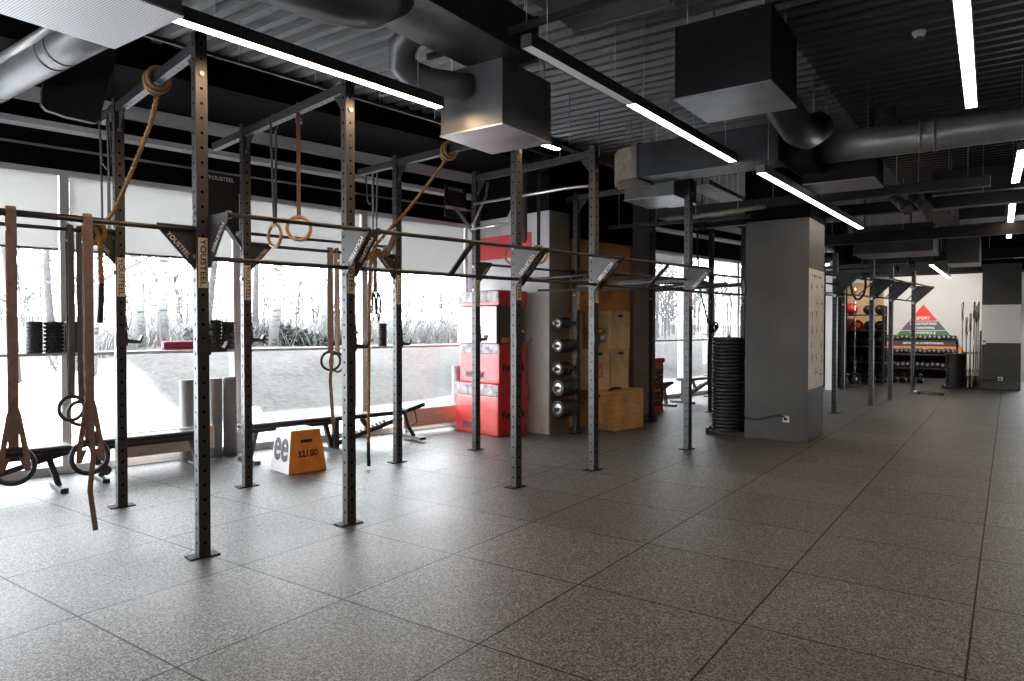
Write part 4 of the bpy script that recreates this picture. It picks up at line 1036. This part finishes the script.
strip(-2.573, 5.33, -2.53, 7.83, 3.42, 'lit strip light in the middle of the ceiling, ending at the cross duct')
strip(-2.07, 7.27, -1.93, 12.28, 3.14, 'strip light beyond the cross duct, passing above the grey column')
strip(-.20, 2.5, -.28, 7.07, 3.42, 'wide bright strip light at the top right of the picture')
strip(.09, 9.04, .04, 11.04, 3.42, 'strip light beyond the round cross duct at the right edge')
strip(.02, 12.59, -.03, 17.7, 3.42, 'far strip light in line with the right edge ones, before the far column')
strip(-1.45, 18.25, -1.42, 23.6, 2.98, 'farthest strip light near the mural wall')
strip(3.0, 1.0, 3.0, 7.0, 3.42, 'unseen strip light added on the right side of the hall'); strip(3.0, 9.0, 3.0, 16, 3.42, 'farther unseen strip light added along the right of the hall')  # both out of view, added to help light the hall
strip(-2.6, -5.0, -2.6, .6, 3.42, 'unseen strip light added behind the camera on the left'); strip(.5, -5.0, .5, -.4, 3.42, 'unseen strip light added behind the camera on the right')  # unseen pair, added for more light in the room

def ceiling_box(x0, x1, y0, y1, z0, z1, label, side='duct_black', under='galv', perf=False):
    t = thing('fan_coil_unit', label, 'ceiling unit', ((x0+x1)/2, (y0+y1)/2, z0), 0, 'ceiling fan coil boxes'); a, b, h = (x1-x0)/2, (y1-y0)/2, z1-z0
    MB().bb(-a, a, -b, b, .012, h).build('casing', side, t, bevel=.004)
    MB().bb(-a-.006, a+.006, -b-.006, b+.006, 0, .012).build('bottom_plate', under, t)
    rd = MB()
    for sx in (-a*.8, a*.8):
        for sy in (-b*.8, b*.8): rd.cyl((sx, sy, h), (sx, sy, CEIL-z0-.002), .006, 6)
    rd.build('hanger_rod', 'galv', t)
    return t
ceiling_box(-4.40, -3.65, .9, 1.99+.1, 3.25, 3.36, 'large metal ceiling unit with a perforated underside at the top left corner', 'duct_grey', 'perforated_metal')
ceiling_box(-4.09, -3.42, 4.70, 5.45, 3.25, 3.80, 'dark ceiling box with a grey underside at the end of the warm strip light', 'duct_grey', 'galv')
ceiling_box(-2.21, -1.46, 5.38, 6.15, 3.40, 3.98, 'black ceiling box with a shiny underside, right of the middle strip light', 'duct_black', 'galv')
ceiling_box(-4.17, -3.48, 8.46, 9.25, 3.25, 3.55, 'ceiling box with a bright underside at the end of the beige duct elbow', 'duct_grey', 'galv')
ceiling_box(-2.0, -1.25, 8.75, 9.45, 3.25, 3.55, 'ceiling box behind the cross duct, right of the grey column', 'duct_black', 'galv')
ceiling_box(-3.6, -2.6, 12.0, 12.9, 3.15, 3.6, 'dark ceiling box farther back beyond the grey column', 'duct_dark', 'duct_grey')
ceiling_box(-2.6, -1.2, 15.6, 16.8, 3.05, 3.6, 'dark ceiling box above the far rig', 'duct_dark', 'duct_grey')
ceiling_box(-1.15, -.55, 18.4, 19.6, 3.0, 3.6, 'dark ceiling box by the farthest strip light', 'duct_dark', 'duct_grey')

def rect_duct(x0, x1, y0, y1, z0, z1, label, mat='duct_dark', along='y'):
    t = thing('air_duct', label, 'air duct', ((x0+x1)/2, (y0+y1)/2, (z0+z1)/2), 0, None); a, b, h = (x1-x0)/2, (y1-y0)/2, (z1-z0)/2
    MB().bb(-a, a, -b, b, -h, h).build('sheet', mat, t, bevel=.004)
    L = b if along == 'y' else a; n = max(2, int(L*2/1.2)+1); f = MB()
    for k in range(n):
        q = -L + 2*L*k/(n-1); q = min(max(q, -L+.02), L-.02)
        if along == 'y': f.bb(-a-.015, a+.015, q-.015, q+.015, -h-.015, h+.015)
        else: f.bb(q-.015, q+.015, -b-.015, b+.015, -h-.015, h+.015)
    f.build('flange', mat, t)
    hm = MB()
    for sx in (-a*.9, a*.9):
        for sy in (-b*.8, b*.8): hm.cyl((sx, sy, h), (sx, sy, CEIL-(z0+z1)/2-.002), .006, 6)
    hm.build('hanger_rod', 'galv', t)
    return t
rect_duct(-3.80, -3.24, 3.45, 4.95, 3.80, 4.15, 'flat dark rectangular duct above the round elbow, top left of centre', 'duct_dark')
rect_duct(-2.95, -2.1, 1.5, 5.1, 4.02, 4.25, 'wide grey rectangular duct at the top centre of the ceiling', 'duct_grey')
rect_duct(-3.72, -2.05, 7.87, 8.32, 3.40, 3.80, 'rectangular cross duct between the beige elbow and the grey column', 'duct_dark', 'x')
def round_duct(pts, r, label, mat='duct_grey', collars=True, name='air_duct', seg=22):
    c = Vector(pts[0]); t = thing(name, label, 'air duct', c)
    P = [Vector(p)-c for p in pts]; MB().tube(P, r, seg).build('tube', mat, t)
    if collars:
        k = MB()
        for a, b in zip(P, P[1:]):
            dv = (b-a).normalized(); 
            for f in (.06, .94): k.tube([a.lerp(b, f)-dv*.02, a.lerp(b, f)+dv*.02], r*1.03, seg)
        k.build('collar', mat, t)
    return t
round_duct([(-1.95, 8.55, 3.60), (-.70, 8.52, 3.58), (.2, 8.50, 3.58), (5.9, 8.40, 3.58)], .165, 'long round grey duct crossing the ceiling at the right', 'duct_light')
MB_r = rect_duct(-2.05, -1.75, 8.1, 8.9, 3.38, 3.85, 'black joint box between the rectangular and round cross ducts', 'duct_black', 'x')
def arc(c, R, a0, a1, u, v, n=10):
    c, u, v = Vector(c), Vector(u), Vector(v)
    return [c + u*R*math.cos(a0+(a1-a0)*i/n) + v*R*math.sin(a0+(a1-a0)*i/n) for i in range(n+1)]
round_duct([(-3.76, 4.28, 4.02), (-3.95, 4.22, 3.98), (-4.09, 4.22, 3.88), (-4.15, 4.28, 3.78), (-4.13, 4.38, 3.71), (-4.03, 4.50, 3.66), (-3.90, 4.62, 3.64), (-3.78, 4.75, 3.63)], .115, 'round metal elbow bending from the flat duct into the near ceiling box', 'duct_grey', False)
round_duct([(-3.40, -6.5, 3.70), (-3.40, 0.0, 3.68), (-3.42, 2.0, 3.66), (-3.42, 2.5, 3.66), (-3.44, 2.9, 3.70), (-3.48, 3.25, 3.80), (-3.5, 3.47, 3.95)], .24, 'wide sagging dark flexible duct at the top left, along the warm strip light', 'duct_dark', False)
round_duct([(-1.70, 6.15, 3.62), (-1.69, 6.4, 3.60), (-1.66, 6.7, 3.50), (-1.64, 6.95, 3.44), (-1.62, 7.25, 3.46), (-1.6, 7.6, 3.6)], .15, 'dark round flexible duct leaving the black ceiling box', 'duct_dark', False)
round_duct([(-7.4, 2.22, 3.5), (-6.6, 2.22, 3.5), (-5.4, 2.19, 3.5), (-4.0, 2.16, 3.5)], .125, 'grey round metal duct at the left edge, under the perforated unit', 'duct_grey')
round_duct([(-7.2, 2.10, 3.55), (-4.2, 2.04, 3.55)], .035, 'thin pale pipe above the grey round duct at the left edge', 'duct_light', False, 'pipe', 10)
# ribbed canvas elbow
t = thing('air_duct', 'ribbed beige canvas elbow at the left end of the cross duct', 'air duct', (-3.9, 8.1, 3.6))
m = MB(); n = 12; prev = None
for i in range(n+1):
    a = (PI/2)*i/n; k = 1 + (.05 if i % 2 else 0)
    c = Vector((.18 - .36*math.sin(a), .42*(1-math.cos(a))*.0, 0)) if 0 else None
    X = .18 - math.sin(a)*.30; Y = .42*(1-math.cos(a))
    dx, dy = math.cos(a), math.sin(a)
    ring = [m.bm.verts.new(Vector((X, Y, 0)) + Vector((dy*sx*.22*k, dx*sx*.22*k, sz*.19*k))) for sx, sz in ((-1, -1), (1, -1), (1, 1), (-1, 1))]
    if prev:
        for q in range(4): m._f([prev[q], prev[(q+1) % 4], ring[(q+1) % 4], ring[q]])
    prev = ring
m.build('bellows', 'flex_beige', t)
MB().bb(-.34, .10, .36, .41, -.22, .22).build('end_flange', 'duct_dark', t)
# black rounded panel hung at the left
bp_ = rthing('hanging_panel', 'black rounded panel hung from the ceiling at the left, behind the grey round duct', 'panel', -.40, 1.62, 3.3)
pol = [(-.215, .14), (-.22, .03), (-.19, -.01), (-.05, -.035), (.16, -.045), (.185, -.02), (.33, .58), (.31, .62), (-.08, .60), (-.13, .56)]
MB().prism([(x, -.03, y) for x, y in pol], (0, .07, 0)).build('shell', 'matte_black', bp_, bevel=.012)
MB().tube([(x, -.034, y-.002) for x, y in pol[1:6]], .004, 6).build('rim', 'galv', bp_)
for x in (-.02, .22): MB().cyl((x, .005, .58), (x, .005, CEIL-3.3-.002), .01, 8).build('suspension_rod', 'galv', bp_)
# channels, trays and beams
def channel(p, q, w, h, label, mat='duct_black', name='strut_channel', holes=False, cat='channel'):
    p, q = Vector(p), Vector(q); c = (p+q)/2; t = thing(name, label, cat, c)
    MB().beam(p-c, q-c, w, h).build('rail', mat, t)
    dv = (q-p); n = int(dv.length/.9)+1
    k = MB()
    for i in range(n+1):
        a = (p-c).lerp(q-c, min(max((i+.3)/(n+.6), .02), .98)); k.cyl(a+Vector((0, 0, h/2)), a + Vector((0, 0, CEIL-c.z-.002)), .005, 6)
    k.build('hanger_rod', 'galv', t)
    return t
channel((-4.1, 4.55, 3.90), (2.0, 4.35, 3.90), .045, .045, 'thin black channel crossing under the wide grey duct', 'matte_black')
channel((-4.35, 5.6, 3.72), (-4.3, 9.0, 3.72), .10, .03, 'black cable tray running to the beige elbow', 'matte_black', 'cable_tray', cat='cable tray')
channel((-3.3, 5.4, 3.95), (-3.25, 9.5, 3.95), .15, .03, 'upper black cable tray left of the middle strip light', 'matte_black', 'cable_tray', cat='cable tray')
channel((-6.0, 1.2, 3.98), (-5.2, 8.8, 3.98), .03, .03, 'thin dark conduit under the deck above the window side', 'duct_dark', 'conduit', cat='conduit')
channel((-4.4, 10.0, 3.30), (-.2, 10.0, 3.30), .12, .12, 'black steel beam across the hall behind the cross duct', 'matte_black', 'steel_beam', cat='beam')
channel((-4.4, 11.6, 3.33), (3, 11.6, 3.33), .2, .16, 'second black steel beam across the hall', 'matte_black', 'steel_beam', cat='beam')
channel((-4.2, 14.8, 3.28), (2.5, 14.8, 3.28), .16, .2, 'third black steel beam, above the far rig', 'matte_black', 'steel_beam', cat='beam')
channel((-4.0, 20.5, 3.35), (4, 20.5, 3.35), .2, .25, 'black beam before the far column', 'matte_black', 'steel_beam', cat='beam')
channel((-5.0, 9.6, 3.10), (-2.9, 9.75, 3.10), .05, .05, 'thin black rail left of the grey column top', 'matte_black')
round_duct([(-3.62, 9.3, 3.22), (-3.62, 9.3, 3.12), (-3.55, 9.3, 3.09), (-2.9, 9.35, 3.13), (-2.6, 9.36, 3.15)], .03, 'beige pipe bending along the ceiling left of the grey column', 'flex_beige', False, 'pipe', 10)
# ladder-like wire trays with pale slats
for k, (x0, x1, y0, y1, z, lb) in enumerate(((-3.65, -3.30, 9.25, 11.2, 3.50, 'pale slatted ceiling tray left of the grey column'), (-4.3, -3.85, 9.4, 12.2, 3.42, 'pale slatted ceiling tray near the windows, behind the bright ceiling box'), (-3.7, -3.3, 14.5, 17.5, 3.3, 'pale slatted ceiling tray above the far rig'))):
    t = thing('cable_tray', lb, 'cable tray', ((x0+x1)/2, (y0+y1)/2, z)); a, b = (x1-x0)/2, (y1-y0)/2
    MB().bb(-a, -a+.012, -b, b, 0, .06).bb(a-.012, a, -b, b, 0, .06).build('side_rail', 'galv', t)
    m = MB(); nn = int(b*2/.08)
    for i in range(nn): m.bb(-a, a, -b+i*.08, -b+i*.08+.045, 0, .006)
    m.build('slats', 'steel_band', t)
    m = MB()
    for sy in (-b*.8, b*.8): m.cyl((-a, sy, .05), (-a, sy, CEIL-z-.002), .005, 6).cyl((a, sy, .05), (a, sy, CEIL-z-.002), .005, 6)
    m.build('hanger_rod', 'galv', t)
# small track spots
def spot(x, y, z, label, lit=False, aim=(.3, -.6, -.7)):
    t = thing('spotlight', label, 'spotlight', (x, y, z)); a = Vector(aim).normalized()
    MB().cyl((0, 0, 0), (0, 0, CEIL-z-.002), .012, 8).build('stem', 'matte_black', t)
    MB().cyl(-a*.05, a*.14, .055, 14, .06).build('head', 'matte_black', t); MB().cyl(a*.141, a*.146, .045, 14).build('lens', 'spot_lamp' if lit else 'duct_dark', t)
    return t
spot(-4.45, 9.9, 3.15, 'black spotlight above the right recess pier'); spot(-3.9, 10.6, 3.2, 'black spotlight over the slatted tray'); spot(-3.3, 16.6, 3.05, 'lit white spotlight above the far rig', True)
spot(-2.6, 17.0, 3.0, 'black spotlight above the far rig, right of the lit one'); spot(-1.75, 17.3, 3.0, 'black spotlight left of the farthest strip light')
for x, y, lb in ((-3.4, 21.2, 'black spotlight aimed at the storage shelf and tan panel'), (-2.6, 22.6, 'black spotlight aimed at the mural, left of two'), (-1.75, 22.6, 'black spotlight aimed at the mural, right of two')):
    am = Vector((-2.3-x, FY-.3-y, 1.9-3.25)) if y > 22 else Vector((-.1, 1.2, -1.5))
    t = spot(x, y, 3.25, lb, True, am)
    ld = bpy.data.lights.new('lamp', 'SPOT'); ld.energy = 330 if y > 22 else 80; ld.color = (1, .93, .84); ld.spot_size = 1.9; ld.spot_blend = .8; ld.shadow_soft_size = .05
    lo = bpy.data.objects.new('lamp', ld); COL.objects.link(lo); lo.parent = t; lo.location = am.normalized()*.17; lo.rotation_euler = am.to_track_quat('-Z', 'Y').to_euler()
# smoke detectors
for x, y, lb in ((-.72, 7.62, 'white smoke detector on the deck left of the wide strip light'), (-4.75, 3.4, 'pale smoke detector on the deck beside the warm strip light')):
    t = thing('smoke_detector', lb, 'smoke detector', (x, y, CEIL)); MB().lathe([(.02, 0), (.06, 0), (.06, -.02), (.045, -.045), (.02, -.05)], seg=18).build('body', 'white_paint', t); MB().lathe([(.015, -.05), (.025, -.05), (.025, -.056), (.015, -.056)], seg=12).build('sensor', 'print_grey', t)
# clustered pipes and big dark services far right
round_duct([(-1.35, 11.3, 3.42), (-1.25, 11.1, 3.30), (-1.15, 10.95, 3.18)], .07, 'short dark pipe stub under the second beam, left of a pair', 'duct_grey', True, 'pipe', 12)
round_duct([(-1.12, 11.35, 3.42), (-1.02, 11.15, 3.30), (-.92, 11.0, 3.18)], .07, 'short dark pipe stub under the second beam, right of a pair', 'duct_grey', True, 'pipe', 12)
rect_duct(-1.0, 3.5, 12.5, 13.2, 3.6, 3.95, 'broad dark duct crossing behind the right edge strip lights', 'duct_dark', 'x')
rect_duct(-.8, 3.5, 15.6, 16.4, 3.6, 3.95, 'broad dark duct farther back at the right', 'duct_dark', 'x')
round_duct([(-1.2, 14.0, 3.78), (1.5, 14.0, 3.78)], .16, 'dark round duct farther back between the strip lights', 'duct_black', True)

# ================================================================== OUTSIDE
def sst(a, b, x): t = min(max((x-a)/(b-a), 0), 1); return t*t*(3-2*t)
def gh(s, d):
    bank = 1.15*sst(6.2, 11.5, d)*sst(.2, 3.2, s) + .75*sst(9, 24, d)*(1-sst(.2, 3.2, s))
    return -.06 + bank + .05*math.sin(s*1.7+d*.9)*sst(5, 8, d) + .02*max(0, d-12) + .35*sst(14, 30, d)
g = MB(); xs = [-30 + i*1.0 for i in range(91)]; ys = [WD+.12 + (i/40)**1.8*60 for i in range(41)]
gv = [[g.bm.verts.new((x, y, gh(x, y))) for y in ys] for x in xs]
for i in range(len(xs)-1):
    for j in range(len(ys)-1): g._f([gv[i][j], gv[i+1][j], gv[i+1][j+1], gv[i][j+1]], True)
rstruct('ground_snow', g, 'snow_ground')

def grow(mb, p, dv, L, r, depth, rr, droop=0., fan=3):
    n = 4; pts = [Vector(p)]; d = Vector(dv).normalized()
    for i in range(n):
        d = (d + Vector((rr.uniform(-.14, .14), rr.uniform(-.14, .14), rr.uniform(-.05, .1) - droop))).normalized(); pts.append(pts[-1] + d*L/n)
    mb.tube(pts, [r*(1-.62*i/n) for i in range(n+1)], 5 if depth < 2 else 3, caps=False)
    if depth <= 0: return
    for k in range(fan + (1 if depth > 1 else 0)):
        f = rr.uniform(.35, 1.0); i = min(int(f*n), n-1); q = pts[i].lerp(pts[i+1], f*n-i)
        a = rr.uniform(0, 2*PI); side = Vector((math.cos(a), math.sin(a), rr.uniform(.2, .9)))
        nd = (d*rr.uniform(.4, .9) + side*.8).normalized()
        grow(mb, q, nd, L*rr.uniform(.42, .62), max(r*(1-.62*f)*.55, .006), depth-1, rr, droop*1.3, fan)
def tree(s, d, h, r, kind, label, seed):
    rr = random.Random(seed); t = rthing('birch_tree' if kind == 'birch' else 'bare_tree', label, 'tree', s, d, gh(s, d)-.05, 'bare trees outside the windows')
    tr_ = MB(); lean = Vector((rr.uniform(-.06, .06), rr.uniform(-.05, .05), 1)); pts = [Vector((0, 0, 0))]
    for i in range(7): pts.append(pts[-1] + (lean + Vector((rr.uniform(-.05, .05), rr.uniform(-.05, .05), 0)))*h/7)
    tr_.tube(pts, [r*(1-.11*i) for i in range(8)], 9).build('trunk', 'birch_bark' if kind == 'birch' else 'bark', t)
    br = MB(); nb = 11 if kind == 'birch' else 10
    for k in range(nb):
        f = rr.uniform(.22 if kind != 'birch' else .18, 1.0); i = min(int(f*7), 6); q = pts[i].lerp(pts[i+1], f*7-i); a = rr.uniform(0, 2*PI)
        up_z = rr.uniform(.25, .9)
        grow(br, q, (math.cos(a), math.sin(a), up_z), h*rr.uniform(.22, .36)*(1.15-f*.4), r*.34*(1.1-f*.6), 2, rr, .05 if kind == 'birch' else 0)
    br.build('branches', 'twig', t)
tree(1.05, 13.5, 7, .13, 'bare', 'bare branching tree on the snow between the first and second rear posts', 3)
for i, (s, d, h, r, lb) in enumerate(((1.85, 10.8, 8, .12, 'white birch just left of the second mullion'), (3.55, 13.5, 9, .15, 'white birch behind the wooden rings, left of two leaning together'), (4.1, 13.6, 9, .14, 'white birch behind the wooden rings, right of two leaning together'),
        (6.1, 11.8, 8, .13, 'white birch hidden partly by the second front post'), (9.1, 14.5, 9, .13, 'white birch right of the long climbing rope'), (11.8, 17, 9, .14, 'slim birch left of the red boxes outside'))):
    tree(s, d, h, r, 'birch', lb, 20+i)
for i, (s, d, h, r, lb) in enumerate(((-2.5, 30, 8, .16, 'bare tree far behind the parked car'), (3.0, 20, 7, .12, 'grey bare tree deep in the wood behind the near post'), (7.2, 19, 8, .13, 'grey bare tree in the wood behind the orange box'),
        (9.8, 21, 8, .13, 'grey bare tree in the wood behind the third rear post'), (14, 20, 8, .13, 'bare tree outside beyond the red boxes'), (14.5, 11, 8, .14, 'bare tree outside the far windows, left of the plate stack'), (19.0, 12, 8, .14, 'bare tree outside the far windows, nearer the grey column'), (23.5, 13.5, 8, .14, 'bare tree outside the far windows behind the plate stack'))):
    tree(s, d, h, r, 'bare', lb, 50+i)
# distant winter wood and brush: countless thin stems
wd_ = MB(); rr = random.Random(5)
for k in range(660):
    s = rr.uniform(-26, 46); d = rr.uniform(24, 40)
    if k >= 420: s = rr.uniform(20, 44); d = rr.uniform(11, 24)
    z = gh(s, d); h = (rr.uniform(1.8, 4.2) if s > 0 else rr.uniform(1.2, 2.6)) * (1.5 if k >= 420 else 1)
    p = Vector((s, d, z-.2)); q = p + Vector((rr.uniform(-.3, .3), rr.uniform(-.3, .3), h)); wd_.tube([p, q], [.045, .012], 3, caps=False)
    for j in range(9):
        f = rr.uniform(.2, 1); a = rr.uniform(0, 6.28); o = p.lerp(q, f); l = h*.28*(1.2-f*.6)
        wd_.tube([o, o + Vector((math.cos(a)*l*.8, math.sin(a)*l*.8, l*.8))], [.03, .010], 3, caps=False)
tag(wd_.build('distant_wood', 'twig', loc=RO+(0,), rot=(0, 0, RZ)), 'pale grey bare wood far outside along the horizon', 'wood', kind='stuff')
br_ = MB()
for k in range(260):
    s = rr.uniform(1.5, 16); d = rr.uniform(11.8, 14.5); z = gh(s, d)
    for j in range(6):
        a = rr.uniform(0, 6.28); l = rr.uniform(.3, .75); o = Vector((s+rr.uniform(-.15, .15), d, z-.05)); m1 = o + Vector((math.cos(a)*l*.3, math.sin(a)*l*.3, l*.7)); br_.tube([o, m1, m1 + Vector((math.cos(a)*l*.3, math.sin(a)*l*.3, l*.3))], [.012, .009, .005], 3, caps=False)
tag(br_.build('brushwood', 'twig', loc=RO+(0,), rot=(0, 0, RZ)), 'tangle of bare grey shrubs along the top of the snowy bank', 'shrubs', kind='stuff')
hg = MB()
for k in range(1300):
    s = rr.uniform(4.3, 9.3); d = rr.uniform(12.2, 12.9); h = rr.uniform(.05, .55)*(.7+.3*math.sin(s*2.1)); c = Vector((s, d, gh(s, d)+h))
    a_ = rr.uniform(0, 6.28); hg.tube([c, c+Vector((math.cos(a_)*.10, math.sin(a_)*.10, rr.uniform(.02, .14)))], [.035, .004], 4)
tag(hg.build('evergreen_hedge', 'evergreen', loc=RO+(0,), rot=(0, 0, RZ)), 'low dark evergreen hedge on the bank behind the second rear post', 'hedge', kind='stuff')
# parked car under snow
cs, cd = -1.15, 26.5
car = rthing('car', 'snow-covered parked car far outside the left window', 'car', cs, cd, gh(cs, cd), drz=-.5)
b = MB(); prof = [(-2.1, .35), (2.1, .35), (2.15, .75), (1.95, .98), (1.15, 1.08), (.55, 1.62), (-1.5, 1.66), (-2.1, 1.05)]
b.prism([(x, -.88, z) for x, z in prof], (0, 1.76, 0)).build('body', 'snow_car', car, bevel=.08)
MB().prism([(x, -.86, z) for x, z in ((1.2, 1.09), (.56, 1.66), (-1.5, 1.70), (-2.05, 1.2), (-1.9, 1.75), (-.2, 1.86), (.6, 1.78), (1.1, 1.25))], (0, 1.72, 0)).build('snow_cover', 'snow_car', car, bevel=.05)
MB().prism([(x, -.892, z) for x, z in ((1.0, 1.10), (.5, 1.52), (-.2, 1.54), (-.2, 1.10))], (0, .006, 0)).prism([(x, -.892, z) for x, z in ((-.3, 1.10), (-.3, 1.54), (-1.4, 1.54), (-1.8, 1.12))], (0, .006, 0)).build('side_window', 'car_dark', car)
for x in (-1.3, 1.3):
    for y in (-.86, .70): MB().lathe([(.05, 0), (.2, -.01), (.31, .0), (.33, .03), (.33, .16), (.05, .17)], (x, y, .33), 20, 'y').build('wheel', 'rubber', car)
# garden lamp on the bank
t = rthing('garden_lamp', 'small white globe lamp on the grassy bank behind the orange box', 'garden lamp', 3.25, 6.45, gh(3.25, 6.45))
MB().cyl((0, 0, 0), (0, 0, .16), .045, 12, .035).build('post', 'box_white', t); MB().sphere((0, 0, .24), .11, 16, 10, (1, 1, .95)).build('globe', 'box_white', t)
# street lamp far away
t = rthing('street_lamp', 'distant street lamp with a long arm outside the left window', 'street lamp', -1.6, 33, gh(-1.6, 33))
MB().cyl((0, 0, 0), (0, 0, 5.0), .06, 8).build('pole', 'twig', t); MB().cyl((0, 0, 5.0), (1.8, 0, 5.1), .035, 8).build('arm', 'twig', t); MB().box((1.9, 0, 5.08), (.5, .16, .08)).build('lamp_head', 'twig', t)

# ================================================================== LIGHT, CAMERA, VIEW
wld = bpy.data.worlds.new('World'); SC.world = wld; wld.use_nodes = True
bg = wld.node_tree.nodes['Background']; bg.inputs[0].default_value = (.94, .968, 1.0, 1); bg.inputs[1].default_value = 14.5
cam = bpy.data.cameras.new('Camera'); co = bpy.data.objects.new('Camera', cam); COL.objects.link(co)
cam.sensor_width = 36; cam.lens = 703.3/1024*36; cam.clip_end = 300
co.location = (0, 0, 1.578); co.rotation_euler = (PI/2 - .01823, 0, .6156)
SC.camera = co
vs = SC.view_settings; vs.view_transform = 'Standard'; vs.look = 'None'; vs.exposure = 0.0; vs.gamma = 1; vs.use_curve_mapping = False
